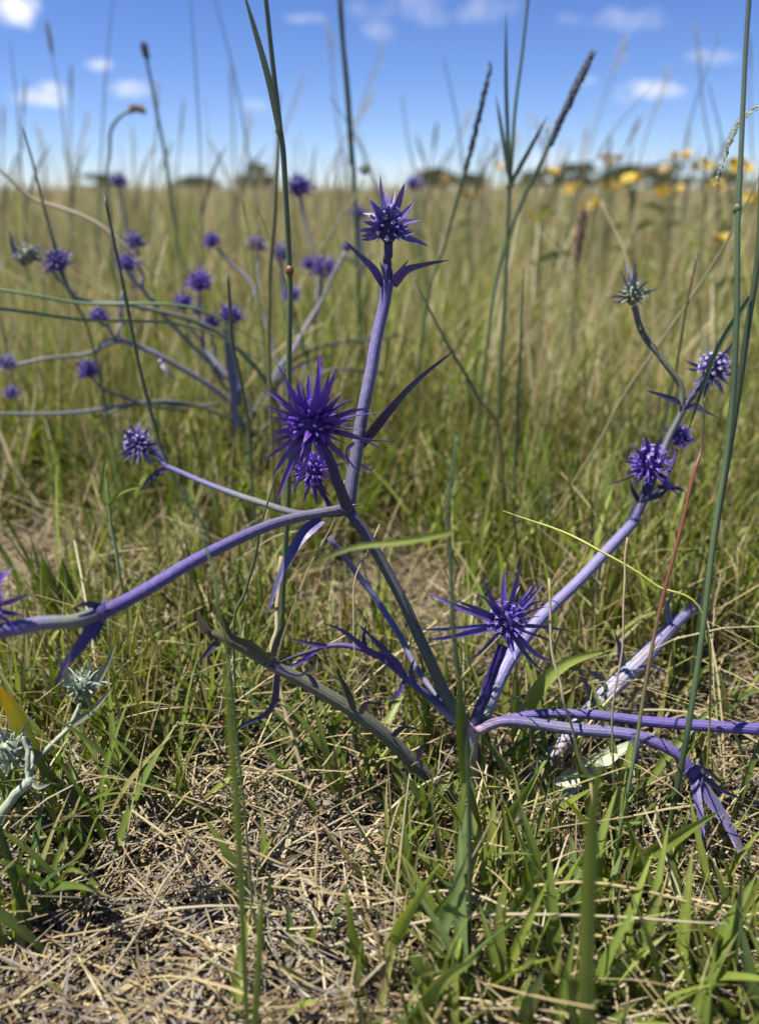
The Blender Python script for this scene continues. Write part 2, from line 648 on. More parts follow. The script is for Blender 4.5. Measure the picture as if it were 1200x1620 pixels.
# short growth close by
def near_growth():
    parts = []
    # fine green and drying blades, thick where the photograph is green
    n = 60000
    x, y = scatter(n, .15, .95, power=1.5)
    gr, ba = zones(x, y, 'green'), zones(x, y, 'bare')
    d = np.clip(0.06 + 0.75 * gr - 1.0 * ba + 0.5 * np.clip((y - .42) / .3, 0, 1), 0.015, 1) * (0.25 + 0.9 * vnoise(x, y, 9, 11))
    keep = rng.random(n) < d * 0.62
    x, y, gr = x[keep], y[keep], gr[keep]
    n = len(x)
    # pull blades together into small tufts
    cx, cy = np.round(x / .022), np.round(y / .022)
    hsh = np.sin(cx * 12.9898 + cy * 78.233) * 43758.5453
    hx = hsh - np.floor(hsh)
    hy = np.modf(np.abs(hsh) * 7.13)[0]
    x = x * .45 + .55 * (cx + hx - .5) * .022
    y = y * .45 + .55 * (cy + hy - .5) * .022
    dist = np.clip((y - .2) / .6, 0, 1)
    L = (0.016 + 0.035 * rng.random(n)) * (1 + 1.5 * dist) * (0.8 + 0.3 * np.minimum(gr, 1.4))
    L *= np.where(y < .27, .75, 1.0)
    isdry = rng.random(n) < (0.22 + 0.25 * vnoise(x, y, 5, 21))
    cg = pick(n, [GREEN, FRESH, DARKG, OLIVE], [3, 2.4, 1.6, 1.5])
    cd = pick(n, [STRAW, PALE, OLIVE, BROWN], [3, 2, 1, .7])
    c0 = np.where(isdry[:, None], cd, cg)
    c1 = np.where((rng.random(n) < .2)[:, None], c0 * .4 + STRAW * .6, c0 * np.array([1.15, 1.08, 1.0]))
    wd = np.where(isdry, rng.uniform(.0006, .0014, n), rng.uniform(.0010, .0032, n)) * (1 + .4 * dist)
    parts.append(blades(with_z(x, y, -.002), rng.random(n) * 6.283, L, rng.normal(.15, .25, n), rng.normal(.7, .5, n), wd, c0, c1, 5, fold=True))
    return parts


joined('short_grass', near_growth(), M_GRASS, 'short green and yellowing grass sprouting through the litter', 'grass')


# dry stems leaning and arching over the litter
def near_straw():
    n = 3400
    x, y = scatter(n, .16, 1.0, power=1.4)
    L = rng.uniform(.03, .12, n) * (1 + .6 * np.clip(y - .3, 0, 1))
    L = np.where(y < .26, L * .7, L)
    c = pick(n, [STRAW, PALE * .9, BROWN, OLIVE], [4, 2, 1.6, 1.2])
    return [blades(with_z(x, y, 0), rng.random(n) * 6.283, L, rng.uniform(.5, 1.35, n), rng.uniform(.9, 1.75, n), rng.uniform(.0004, .0010, n), c, c * 1.1, 5, profile='straw')]


joined('dry_straw_tangle', near_straw(), M_STRAW, 'tangle of thin pale dry grass stems arching over the ground', 'straw')


# the meadow behind
def meadow(n, y0, y1, power, hmin, hmax, w0, w1, segs, dry, seedn, tuft):
    x, y = scatter(n, y0, y1, .1, power)
    sc = tuft * (0.5 + y / y1)
    cx, cy = np.round(x / sc), np.round(y / sc)
    hsh = np.sin(cx * 12.9898 + cy * 78.233 + seedn) * 43758.5453
    hx = hsh - np.floor(hsh)
    hy = np.modf(np.abs(hsh) * 7.13)[0]
    x = x * .6 + .4 * (cx + hx - .5) * sc
    y = y * .6 + .4 * (cy + hy - .5) * sc
    tcol = hx
    q = rng.random(n)
    L = hmin + (hmax - hmin) * q ** 1.5
    L *= 0.7 + 0.5 * vnoise(x, y, 1.2, 31)
    dr = dry + .35 * (vnoise(x, y, .8, 41) - .5) + .4 * (tcol - .5)
    isdry = rng.random(n) < dr
    cg = pick(n, [GREEN, FRESH * 1.1, DARKG, OLIVE], [2.6, 3, 1.3, 2.2])
    cd = pick(n, [STRAW * 1.15, PALE * 1.1, OLIVE * 1.1, BROWN], [3.5, 2.6, 1.6, .4])
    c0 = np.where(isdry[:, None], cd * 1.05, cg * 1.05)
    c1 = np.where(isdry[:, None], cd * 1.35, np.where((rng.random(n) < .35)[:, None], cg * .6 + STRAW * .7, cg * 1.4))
    w = rng.uniform(w0, w1, n) * (.6 + .8 * y / y1)
    return blades(with_z(x, y, -.003), rng.random(n) * 6.283, L, rng.normal(.08, .16, n), rng.normal(.55, .4, n), w, c0, c1, segs)


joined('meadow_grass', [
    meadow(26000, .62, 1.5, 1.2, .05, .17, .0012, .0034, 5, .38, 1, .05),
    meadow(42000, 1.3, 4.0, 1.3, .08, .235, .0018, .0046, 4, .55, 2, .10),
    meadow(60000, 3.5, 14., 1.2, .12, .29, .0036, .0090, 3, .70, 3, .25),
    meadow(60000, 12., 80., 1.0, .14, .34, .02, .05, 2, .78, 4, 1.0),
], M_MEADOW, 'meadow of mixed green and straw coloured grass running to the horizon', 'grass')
# thin seed stems that stand over the meadow as a haze of straw
n = 5200
x, y = scatter(n, 1.2, 16., .1, .8)
L = rng.uniform(.16, .37, n)
c = pick(n, [STRAW, PALE, OLIVE], [3, 2.5, 1.5])
joined('meadow_seed_stems', [blades(with_z(x, y), rng.random(n) * 6.283, L, rng.normal(.05, .12, n), rng.normal(.35, .3, n), rng.uniform(.0008, .0018, n) * (.7 + .25 * y), c * .9, c * 1.1, 5, profile='straw')],
       M_MEADOW, 'thin straw coloured seed stems rising over the meadow grass', 'grass')
n = 900
x, y = scatter(n, .60, 1.7, .1, 1.0)
L = rng.uniform(.10, .27, n)
c = pick(n, [STRAW * 1.2, PALE, FRESH, GREEN, OLIVE * 1.2], [2.5, 2, 1.6, 1.6, 1.5])
joined('leaning_meadow_stems', [blades(with_z(x, y), rng.random(n) * 6.283, L, rng.normal(.2, .25, n), rng.normal(.55, .45, n), rng.uniform(.0012, .0024, n), c * .95, c * 1.15, 6, profile='straw')],
       M_MEADOW, 'loose green and straw stems leaning every way behind the sea holly', 'grass')



# ------------------------------------------------------------------ sea holly plants
def depth_of(p):
    return p[1] * CA + (CAM_H - p[2]) * SA


def wide(p, px):
    """the real width of something that spans that many photograph pixels at that point"""
    return px * depth_of(p) / FPX


def pts3(lst):
    return [np.array(P(*q)) for q in lst]


PAL = {  # core, bract base, bract mid, bract tip, floret, star
    'violet': (DEEPV, VIOLET * .85, VIOLET * 1.2, VIOLET * 1.35 + .04, np.array([.20, .10, .56]), np.array([.55, .45, .80])),
    'blue': (DEEPV * .8, np.array([.08, .06, .22]), np.array([.16, .125, .36]), np.array([.27, .24, .44]), np.array([.25, .20, .52]), np.array([.78, .74, .90])),
    'pale': (np.array([.18, .22, .12]), np.array([.22, .26, .20]), np.array([.26, .26, .36]), np.array([.30, .28, .48]), np.array([.45, .52, .32]), np.array([.60, .66, .48])),
    'silver': (np.array([.20, .26, .16]), PALEG * .7, np.array([.36, .42, .40]), np.array([.45, .48, .52]), PALEG, PALEG * 1.2),
    'indigo': (DEEPV * 1.2, np.array([.09, .06, .28]), np.array([.15, .105, .38]), np.array([.24, .20, .44]), np.array([.20, .13, .50]), np.array([.40, .32, .68])),
}


def head_parts(pal, tips, nflo, nspine, seed, spine_len=0.75, bw=0.30, stars=1.0, floret_len=.42):
    """meshes of one flower head in units of its radius, axis +Z: core, bracts, florets, spines"""
    r = random.Random(seed)
    core_c, bb, bm, bt, fc, stc = [np.array(c, float) for c in PAL[pal]]
    mb = MB()
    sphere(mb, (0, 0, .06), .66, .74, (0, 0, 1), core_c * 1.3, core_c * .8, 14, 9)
    tube(mb, [(0, 0, -.75), (0, 0, -.5)], [.24, .46], [bb, bb], n=3, k=10)
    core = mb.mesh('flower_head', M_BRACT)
    fl, sp = MB(), MB()
    ga = math.pi * (3 - math.sqrt(5))
    for i in range(nflo):
        zz = 1 - 1.55 * (i + .5) / nflo
        rr = math.sqrt(max(0, 1 - zz * zz))
        a = i * ga + r.uniform(-.15, .15)
        d = np.array([rr * math.cos(a), rr * math.sin(a), zz])
        base = d * np.array([.6, .6, .68]) + np.array([0, 0, .06])
        L = floret_len * r.uniform(.75, 1.2)
        tip = base + d * L
        v = r.uniform(.7, 1.25)
        tube(fl, [base, (base + tip) / 2, tip], [.035, .075, .06], [fc * .6 * v, fc * v, fc * 1.25 * v], n=3, k=5)
        if r.random() < stars:          # an open floret: five small lobes
            q = Vector((0, 0, 1)).rotation_difference(Vector(d))
            tw = r.random() * 6.28
            for k in range(5):
                an = tw + k * 2 * math.pi / 5
                e = np.array(q @ Vector((math.cos(an), math.sin(an), .35)))
                s_ = np.array(q @ Vector((-math.sin(an), math.cos(an), 0)))
                p0, p1 = tip + e * .02, tip + e * .15
                col = stc * r.uniform(.75, 1.1)
                fl.add([p0 - s_ * .03, p0 + s_ * .03, p1 + s_ * .018, p1 - s_ * .018, (p0 + p1) / 2 + d * .03],
                       [(0, 1, 4), (1, 2, 4), (2, 3, 4), (3, 0, 4), (3, 2, 1, 0)], [(*col, .5)] * 5)
    for i in range(nspine):
        zz = 1 - 1.7 * (i + .2) / nspine
        rr = math.sqrt(max(0, 1 - zz * zz))
        a = i * ga + 1.1 + r.uniform(-.2, .2)
        d = np.array([rr * math.cos(a), rr * math.sin(a), zz])
        base = d * .55 + np.array([0, 0, .06])
        L = spine_len * r.uniform(.6, 1.3)
        up = np.array([0, 0, r.uniform(0, .22) * L])
        v = r.uniform(.7, 1.25)
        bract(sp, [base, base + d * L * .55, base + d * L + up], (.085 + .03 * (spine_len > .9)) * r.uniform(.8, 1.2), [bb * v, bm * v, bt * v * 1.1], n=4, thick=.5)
    flo = fl.mesh('florets', M_FLORET, False)
    spi = sp.mesh('spines', M_BRACT)
    brs = []
    for tp in tips:
        tp = np.array(tp, float)
        L = np.linalg.norm(tp)
        d = tp / L
        base = d * .42 + np.array([0, 0, -.12])
        sag = np.array([r.uniform(-.1, .1), r.uniform(-.1, .1), r.uniform(-.02, .16) - .10 * (d[2] < 0)]) * L * .55
        mid = base * .45 + tp * .55 + sag
        v = r.uniform(.75, 1.25)
        b_ = MB()
        tipc = bt * v if r.random() < .7 else bt * .5 * v + np.array([.5, .45, .35]) * .5
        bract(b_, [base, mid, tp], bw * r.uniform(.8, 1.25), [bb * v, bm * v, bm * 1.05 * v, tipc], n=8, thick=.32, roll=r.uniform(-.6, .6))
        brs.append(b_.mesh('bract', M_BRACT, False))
    return core, brs, flo, spi


def ring_tips(n, r0, r1, zlo, zhi, seed):
    r = random.Random(seed)
    out = []
    for i in range(n):
        a = i * 2.39996 + r.uniform(-.2, .2)
        z = zlo + (zhi - zlo) * (i + .5) / n + r.uniform(-.12, .12)
        L = r.uniform(r0, r1)
        cz = max(-.95, min(.95, z))
        q = math.sqrt(1 - cz * cz)
        out.append((q * math.cos(a) * L, q * math.sin(a) * L, cz * L))
    return out


SHARED = {}


def shared_head(key):
    if key not in SHARED:
        pal, seed = key
        if pal in ('pale', 'silver'):
            SHARED[key] = head_parts(pal, ring_tips(15, 1.5, 2.3, -.05, .95, seed), 34, 22, seed, .7, .32, .2)
        else:
            SHARED[key] = head_parts(pal, ring_tips(20, 1.35, 2.1, -.45, .95, seed), 42, 54, seed, .92, .28, .4)
    return SHARED[key]


class Plant:
    def __init__(s, base, label, group=None):
        s.b = np.array(base)
        s.root = thing('sea_holly_plant', tuple(base), label, 'sea holly', group)

    def stem(s, pts, wpx, cols, n=26, k=22, ridge=.10, name='stem', wob=0.0005):
        p = pts3(pts)
        rad = [wide(q, w) * .31 for q, w in zip(p, wpx)]
        mb = MB()
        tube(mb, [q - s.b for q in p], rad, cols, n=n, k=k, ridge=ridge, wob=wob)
        return place(name, mb.mesh(name, M_STEM), s.root)

    def leaf(s, pts, wpx, cols, name='bract_leaf', thick=.22, nrm=None, roll=0.0, teeth=False, n=12, parent=None):
        p = pts3(pts)
        mb = MB()
        bract(mb, [q - s.b for q in p], wide(p[0], wpx), cols, n=n, thick=thick, nrm=nrm, roll=roll, teeth=teeth)
        return place(name, mb.mesh(name, M_BRACT, False), parent or s.root)

    def node(s, pt, wpx, col, teeth=5, tl=2.2, tcol=None, seed=1):
        """the swollen joint where bracts leave the stem, with its short spiny teeth"""
        c = np.array(P(*pt))
        w = wide(c, wpx) * .34
        r = random.Random(seed)
        mb = MB()
        sphere(mb, c - s.b, w, w * 1.15, (0, 0, 1), col, np.array(col) * .8, 12, 7)
        for i in range(teeth):
            a = i * 6.283 / teeth + r.uniform(-.4, .4)
            d = np.array([math.cos(a), math.sin(a) * .8, r.uniform(-.1, .7)])
            bract(mb, [c - s.b + d * w * .6, c - s.b + d * w * tl * .6 + np.array([0, 0, w * .1]), c - s.b + d * w * tl], w * .55,
                  [col, tcol if tcol is not None else col, np.array(col) * .7], n=5, thick=.35)
        return place('node', mb.mesh('node', M_STEM), s.root)

    def head(s, pt, axis, rpx, pal, tips=None, seed=1, lmax=None, nflo=70, nspine=60, bw=.3, stars=.7, spine_len=.75, shared=False, toward=None):
        C = np.array(P(*pt))
        R = wide(C, rpx)
        q = Vector((0, 0, 1)).rotation_difference(Vector(axis).normalized())
        rr = random.Random(seed)
        if shared:
            core, brs, flo, spi = shared_head((pal, seed % 3))
            q = q @ Quaternion((0, 0, 1), rr.random() * 6.28)
        else:
            loc = []
            for i, tp in enumerate(tips):
                flat = np.array(P(tp[0], tp[1], pt[2])) - C
                l2 = np.linalg.norm(flat)
                dy = 0.0
                if l2 < lmax * R:
                    dy = math.sqrt((lmax * R) ** 2 - l2 ** 2) * rr.uniform(.3, .75) * (-1 if (tp[2] if len(tp) > 2 else rr.choice((-1, 1))) < 0 else 1)
                w_ = np.array(P(tp[0], tp[1], pt[2] + dy)) - C
                loc.append(np.array(q.inverted() @ Vector(w_)) / R)
            core, brs, flo, spi = head_parts(pal, loc, nflo, nspine, seed, spine_len, bw, stars)
        h = place('flower_head', core, s.root, Vector(C - s.b))
        h.rotation_mode = 'QUATERNION'
        h.rotation_quaternion = q
        h.scale = (R, R, R)
        for me in brs:
            place('bract', me, h)
        tag(place('florets', flo, h), kind='stuff')
        tag(place('spines', spi, h), kind='stuff')
        return h


STEMG = np.array([.125, .135, .092])
STEMV = np.array([.145, .125, .265])
STEMP = np.array([.110, .084, .240])
STEMD = np.array([.066, .056, .120])

# --- the plant in focus
mp = Plant(np.array(G(752, 1285)), 'large sea holly with deep violet heads, ridged stem forking low above the litter')
Yn = .272
mp.stem([(756, 1300, .267), (748, 1220, .27), (745, 1150, Yn)], [26, 26, 30], [PALEG * .8, PALEG * .75, np.array([.42, .34, .36])])
mp.node((745, 1152, Yn), 34, np.array([.45, .33, .36]), 4, 1.8, seed=3)
# main stalk up to the fork, then the upright branch with the top head
mp.stem([(742, 1150, Yn), (700, 1090, .277), (655, 990, .283), (600, 880, .29), (548, 802, .295)], [26, 27, 26, 25, 26],
        [STEMG * 1.25, STEMG, STEMG * .8 + STEMD * .2, STEMG * .6 + STEMD * .4, STEMD], n=34)
mp.stem([(552, 800, .296), (562, 720, .302), (585, 600, .31), (605, 490, .318), (613, 444, .321)], [30, 29, 28, 27, 30],
        [STEMD * 1.1 + STEMG * .3, STEMV * .55 + STEMG * .5, LILAC * .85, STEMV * 1.1, STEMP], n=34)
mp.stem([(613, 446, .321), (613, 415, .322), (614, 384, .322)], [24, 19, 21], [STEMP * .9, STEMP * .55, STEMP * .5])
mp.node((613, 448, .321), 27, STEMP * 1.1, 4, 1.7, STEMP * .7, seed=5)
for pts, w in (([(606, 452, .320), (590, 425, .318), (569, 404, .316), (545, 381, .314)], 17), ([(622, 452, .320), (640, 428, .318), (672, 418, .316), (710, 411, .315)], 19),
               ([(610, 445, .316), (606, 428, .314), (600, 413, .313)], 8), ([(622, 440, .316), (634, 426, .314), (647, 410, .313)], 9)):
    mp.leaf(pts, w, [STEMP, VIOLET * .8 + .04, STEMV * .8, STEMD], roll=.4)
TOP = [(601, 276), (640, 289), (640, 307), (654, 320), (580, 313), (586, 316), (574, 337), (573, 350), (562, 364), (570, 373), (664, 348), (650, 334), (656, 368),
       (678, 389), (616, 322, -1), (570, 379), (600, 330, -1), (630, 330, -1), (610, 300, 1), (625, 300, 1)]
mp.head((614, 360, .322), (0, -.12, 1), 30, 'blue', TOP, 11, 2.7, 54, 44, .46, .35, .72)
# the fork joint and the big head
mp.node((546, 803, .294), 36, STEMD * 1.2, 5, 2.0, STEMP, seed=9)
mp.stem([(548, 800, .290), (535, 765, .281), (515, 715, .275), (503, 690, .273)], [28, 25, 22, 22], [STEMD * .9, STEMD * .8, DEEPV * 1.2, DEEPV])
BIG = [(470, 600, -1), (520, 590, 1), (445, 640, -1), (560, 665, -1), (450, 720, -1), (545, 700, -1), (500, 620, -1), (575, 680, 1), (475, 760, 1), (440, 665, 1), (550, 735, 1), (455, 605, 1), (436, 571), (448, 592, -1), (504, 557), (511, 562), (488, 588, 1), (533, 581), (533, 594), (415, 614), (432, 616), (418, 641), (420, 660), (426, 687), (420, 704), (413, 733),
       (432, 752, -1), (436, 795), (462, 783, -1), (512, 742, -1), (574, 760), (602, 709), (628, 699), (598, 652), (586, 646), (558, 629), (542, 622), (516, 622, -1), (470, 640, -1),
       (480, 700, -1), (530, 660, -1), (455, 690, -1)]
mp.head((494, 672, .272), (-.15, -.62, .62), 37, 'violet', BIG, 21, 3.0, 60, 90, .38, .05, 1.15)
# second, smaller head just under it, on its own short stalk
mp.stem([(540, 812, .300), (522, 800, .304), (505, 775, .306), (498, 760, .306)], [14, 12, 10, 10], [STEMD, STEMD, STEMD * .8, DEEPV])
LOW = [(440, 743), (446, 720), (480, 795), (524, 787), (546, 732), (455, 775), (462, 710), (530, 710), (545, 760), (500, 800), (505, 715, 1), (470, 740, -1)]
mp.head((494, 744, .307), (-.1, -.45, .7), 27, 'violet', LOW, 22, 2.2, 54, 60, .32, .2, .9)
# long bract on the upright branch
mp.leaf([(570, 706, .303), (606, 660, .302), (655, 605, .305), (722, 551, .309)], 24, [STEMD * .7, STEMD * .8, STEMV * .7, STEMD], thick=.4, roll=.7)
mp.leaf([(572, 700, .303), (614, 645, .305), (660, 602, .306)], 12, [STEMD * .5, STEMD * .5, STEMD * .6], roll=-.6)
mp.leaf([(570, 735, .300), (585, 745, .298), (600, 727, .296)], 9, [STEMD * .5, STEMD * .6, GREYG * .4])
mp.leaf([(560, 700, .297), (548, 715, .295), (552, 740, .294)], 8, [STEMD * .5, STEMD * .6, GREYG * .4])
# left arm, running towards the viewer, with a joint and a head
mp.stem([(546, 804, .294), (480, 817, .285), (400, 843, .268), (300, 890, .245), (215, 942, .228), (165, 968, .220)], [22, 24, 26, 29, 31, 34],
        [STEMG * .7 + STEMP * .4, STEMG * .8 + STEMP * .5, STEMP * .8 + GREYG * .25, STEMP * 1.15, STEMP * 1.05, STEMP * .9], n=40)
mp.node((158, 970, .219), 42, STEMP * .85, 5, 1.9, STEMP * .6, seed=14)
mp.stem([(160, 970, .219), (110, 982, .213), (40, 993, .206), (-60, 1003, .200)], [36, 32, 36, 36], [STEMP * .8, PALEG * .55, LILAC * .8, STEMP], n=24)
mp.leaf([(155, 975, .218), (135, 1010, .214), (105, 1050, .211), (84, 1092, .209)], 26, [STEMP * .8, STEMP * .7, STEMD, STEMD * .7])
mp.leaf([(165, 962, .220), (135, 955, .216), (112, 966, .213)], 15, [STEMP * .7, STEMP * .7, STEMP])
mp.leaf([(160, 985, .218), (150, 1005, .216), (152, 1018, .216)], 14, [STEMP, STEMP, LILAC * .7])
mp.head((-22, 960, .205), (-.5, -.2, .7), 30, 'violet', [(22, 897), (46, 938), (40, 975), (5, 900), (-60, 900), (-30, 890), (30, 1000), (-70, 1000), (8, 930, -1), (-80, 950)], 23, 2.3, 40, 40, .5, .4, .8)
# hanging bract under the left arm
mp.leaf([(508, 822, .287), (478, 848, .281), (448, 900, .274), (420, 976, .268)], 27, [STEMP * .9, STEMP * .9 + .02, LILAC * .8, STEMP], thick=.3, roll=.5, n=16)
# branch with the pale-tipped head to the left
mp.stem([(540, 812, .300), (470, 812, .315), (400, 793, .335), (330, 765, .36), (262, 737, .385)], [16, 17, 15, 13, 12], [STEMD, STEMG * .6 + STEMD * .5, GREYG * .8 + STEMV * .2, LILAC * .7, STEMV * .8])
mp.node((262, 737, .385), 17, STEMP * .8, 4, 2.0, STEMD, seed=17)
mp.stem([(262, 737, .385), (248, 722, .387), (236, 714, .388)], [13, 10, 9], [STEMV * .8, LILAC * .7, STEMD])
mp.leaf([(260, 742, .384), (240, 755, .382), (223, 777, .380)], 13, [STEMD, STEMD * .8, STEMD * .5])
mp.leaf([(258, 735, .386), (252, 715, .387), (246, 700, .388)], 9, [STEMV, LILAC, STEMV])
LEFT = [(185, 722), (188, 700), (192, 678), (205, 668), (222, 665), (240, 676), (255, 700), (258, 715), (208, 738), (222, 742), (240, 735), (186, 712), (195, 730)]
mp.head((220, 703, .388), (-.3, -.35, .8), 21, 'blue', LEFT, 24, 2.2, 54, 44, .36, .8, .95)
# lilac stalk dropping behind the main stalk
mp.stem([(520, 850, .315), (575, 920, .318), (620, 985, .31), (670, 1075, .295), (735, 1145, .277)], [13, 15, 15, 15, 15], [LILAC * .6, LILAC * .75, LILAC * .8, PALEL * .7, PALEL * .8])
# head on the short stalk to the right of the joint
mp.stem([(750, 1146, Yn), (770, 1090, .274), (795, 1022, .277)], [25, 25, 24], [STEMD * 1.2, DEEPV * .9, DEEPV])
RIGHT = [(824, 890), (798, 899), (763, 910), (859, 911), (861, 921), (748, 936), (674, 936), (660, 996), (675, 1013), (733, 1053), (815, 1044, -1), (868, 1071), (885, 1053), (907, 999),
         (873, 960), (863, 950), (860, 974), (872, 990), (883, 1020), (792, 931, 1), (822, 927, 1), (842, 925), (780, 950, -1), (720, 950), (845, 1010)]
mp.head((800, 985, .278), (0.05, -.25, .9), 31, 'indigo', RIGHT, 25, 3.6, 60, 50, .37, .45, .75)
# pale lilac branch behind it, climbing to the right
mp.stem([(762, 1142, .276), (790, 1070, .286), (830, 1010, .30), (890, 945, .315), (950, 880, .33), (1003, 825, .345)], [34, 36, 32, 27, 26, 24],
        [PALEG * 1.1, LILAC * 1.1, LILAC * 1.1, LILAC * .9, LILAC, LILAC * .7], n=36)
mp.stem([(1000, 828, .344), (1018, 790, .352), (1040, 735, .362), (1062, 685, .372), (1078, 650, .378)], [22, 21, 19, 17, 16], [STEMP * .7, STEMD, STEMD * .8 + GREYG * .2, STEMG * .5 + STEMD * .4, STEMG * .7], n=28)
mp.node((1003, 822, .345), 25, STEMP * .7, 4, 1.6, STEMD, seed=31)
mp.node((1077, 652, .378), 18, STEMG * .8, 3, 1.8, STEMD, seed=32)
mp.stem([(1077, 652, .378), (1075, 610, .382), (1045, 563, .386), (1014, 524, .39), (1003, 484, .392)], [15, 15, 14, 14, 14], [STEMG, STEMG * 1.1, STEMG * 1.1, STEMG, PALEG * .45], n=28)
mp.node((1013, 522, .39), 13, STEMG * .7, 4, 2.2, STEMD, seed=33)
mp.leaf([(1072, 636, .379), (1048, 626, .378), (1020, 617, .376)], 12, [STEMD, STEMV * .7, STEMD])
mp.leaf([(1085, 645, .377), (1112, 650, .374), (1140, 664, .372)], 9, [STEMD, STEMD, STEMD * .6])
mp.leaf([(1082, 648, .376), (1100, 640, .373), (1116, 650, .371)], 9, [STEMV * .6, STEMV * .8, STEMV])
mp.leaf([(1075, 640, .378), (1070, 632, .376), (1060, 630, .376)], 7, [STEMD, STEMV, STEMD])
mp.stem([(1078, 650, .378), (1094, 625, .382), (1112, 604, .385)], [16, 15, 15], [STEMD, STEMD * .8, DEEPV * .8])
PALEH = [(958, 473), (968, 479), (980, 426), (990, 416), (1006, 411), (1009, 428), (1017, 437), (1028, 444), (1040, 457), (975, 461), (998, 440, -1), (986, 470, -1), (1015, 470, -1), (1003, 452, -1), (1030, 463)]
mp.head((1001, 468, .392), (-.02, -.1, 1), 19, 'pale', PALEH, 26, 3.0, 40, 24, .34, .3, .7)
DUO = [(1134, 533), (1162, 540), (1117, 547), (1082, 570), (1085, 582), (1094, 605), (1112, 633), (1145, 624), (1154, 611), (1173, 577), (1170, 592), (1105, 560), (1128, 560, -1), (1125, 615, -1), (1150, 560, -1)]
mp.head((1127, 584, .386), (.3, -.4, .85), 24, 'blue', DUO, 27, 2.2, 55, 46, .32, 1.0, .8)
mp.head((1028, 737, .356), (-.3, -.3, .9), 30, 'violet', [(1020, 688), (1003, 705), (955, 768), (985, 730), (1045, 690), (1062, 720), (1078, 776), (1060, 760), (1000, 772), (1082, 790), (1010, 712, -1), (992, 750)],
        28, 2.3, 50, 50, .3, .4, .8)
mp.stem([(1012, 800, .350), (1018, 780, .352), (1026, 758, .356)], [14, 13, 13], [STEMD * .6, STEMD * .6, DEEPV])
mp.stem([(1022, 790, .365), (1052, 760, .38), (1070, 712, .39)], [9, 8, 8], [STEMD * .6, STEMD * .6, DEEPV])
mp.head((1073, 692, .392), (.25, -.2, .9), 17, 'violet', shared=True, seed=4)
for pts, w in (([(1020, 790, .352), (1045, 782, .350), (1060, 768, .348)], 12), ([(1010, 792, .352), (1000, 775, .35), (996, 758, .35)], 10),
               ([(1040, 770, .358), (1068, 772, .356), (1085, 778, .355)], 10)):
    mp.leaf(pts, w, [STEMD, STEMD * .6, STEMP * .6])
# two violet branches to the right
mp.stem([(752, 1152, Yn), (830, 1132, .272), (920, 1130, .272), (1030, 1143, .270), (1220, 1155, .266)], [22, 21, 23, 25, 28], [LILAC * .7, STEMP * 1.1, STEMV * .95, STEMP * 1.2, STEMP * 1.1], n=38)
mp.stem([(755, 1156, .270), (800, 1142, .268), (890, 1150, .264), (1000, 1162, .26), (1070, 1195, .255), (1096, 1228, .252)], [24, 24, 28, 28, 26, 26],
        [np.array([.40, .30, .36]), STEMV * .8, STEMG * .5 + STEMV * .7, STEMV * 1.0, STEMP * 1.1, STEMP], n=38)
mp.node((1092, 1222, .252), 30, STEMP, 5, 1.9, STEMP, seed=41)
for pts, w in (([(1096, 1225, .252), (1102, 1260, .245), (1110, 1310, .236), (1108, 1374, .226)], 17), ([(1100, 1222, .252), (1140, 1250, .25), (1178, 1266, .249)], 15),
               ([(1100, 1228, .252), (1138, 1285, .242), (1165, 1330, .234), (1190, 1376, .226)], 24), ([(1098, 1212, .252), (1120, 1222, .25), (1148, 1246, .249)], 14),
               ([(1003, 1160, .258), (1006, 1185, .256), (1008, 1213, .255)], 15), ([(1085, 1215, .253), (1072, 1195, .254), (1078, 1180, .255)], 9),
               ([(1106, 1230, .251), (1150, 1310, .238), (1172, 1360, .228)], 12)):
    mp.leaf(pts, w, [STEMP, STEMV * 1.0, STEMV * .8, STEMD], thick=.3, roll=.3, n=14)
for q in ((866, 1143), (951, 1151)):
    mp.leaf([(q[0], q[1], .262), (q[0] + 3, q[1] - 6, .261), (q[0] + 5, q[1] - 13, .261)], 5, [STEMV, STEMV, STEMD], n=5)
# leaf-like violet branch to the left with spiny side lobes
mp.stem([(742, 1148, .274), (690, 1110, .280), (640, 1070, .284), (590, 1035, .288), (530, 1022, .290), (475, 1035, .291), (436, 1050, .291)], [18, 18, 17, 15, 12, 9, 4],
        [PALEL * .9, STEMD + PALEL * .15, STEMP * .9, VIOLET * .8, STEMP * .7, STEMD * .6, STEMD * .5], n=36)
for pts, w in (([(655, 1082, .282), (650, 1060, .279), (655, 1042, .277)], 10), ([(620, 1055, .285), (610, 1030, .283), (590, 1010, .282), (563, 985, .281)], 12),
               ([(600, 1040, .286), (580, 1028, .284), (545, 1000, .283), (510, 985, .282)], 12), ([(640, 1070, .283), (620, 1040, .280), (588, 1015, .279)], 12),
               ([(580, 1030, .288), (575, 1008, .288), (580, 985, .288)], 8), ([(520, 1024, .290), (490, 1018, .289), (455, 1010, .288)], 9),
               ([(500, 1030, .290), (470, 1050, .288), (440, 1058, .287)], 10), ([(690, 1108, .279), (700, 1085, .278), (712, 1075, .278)], 8),
               ([(640, 1075, .284), (628, 1100, .281), (610, 1108, .280)], 8)):
    mp.leaf(pts, w, [STEMP, VIOLET * .8, STEMP, STEMD], teeth=True, thick=.3)
mp.stem([(738, 1152, .277), (706, 1128, .282), (672, 1100, .288)], [14, 22, 12], [PALEL, PALEL * 1.2, PALEL * .7])
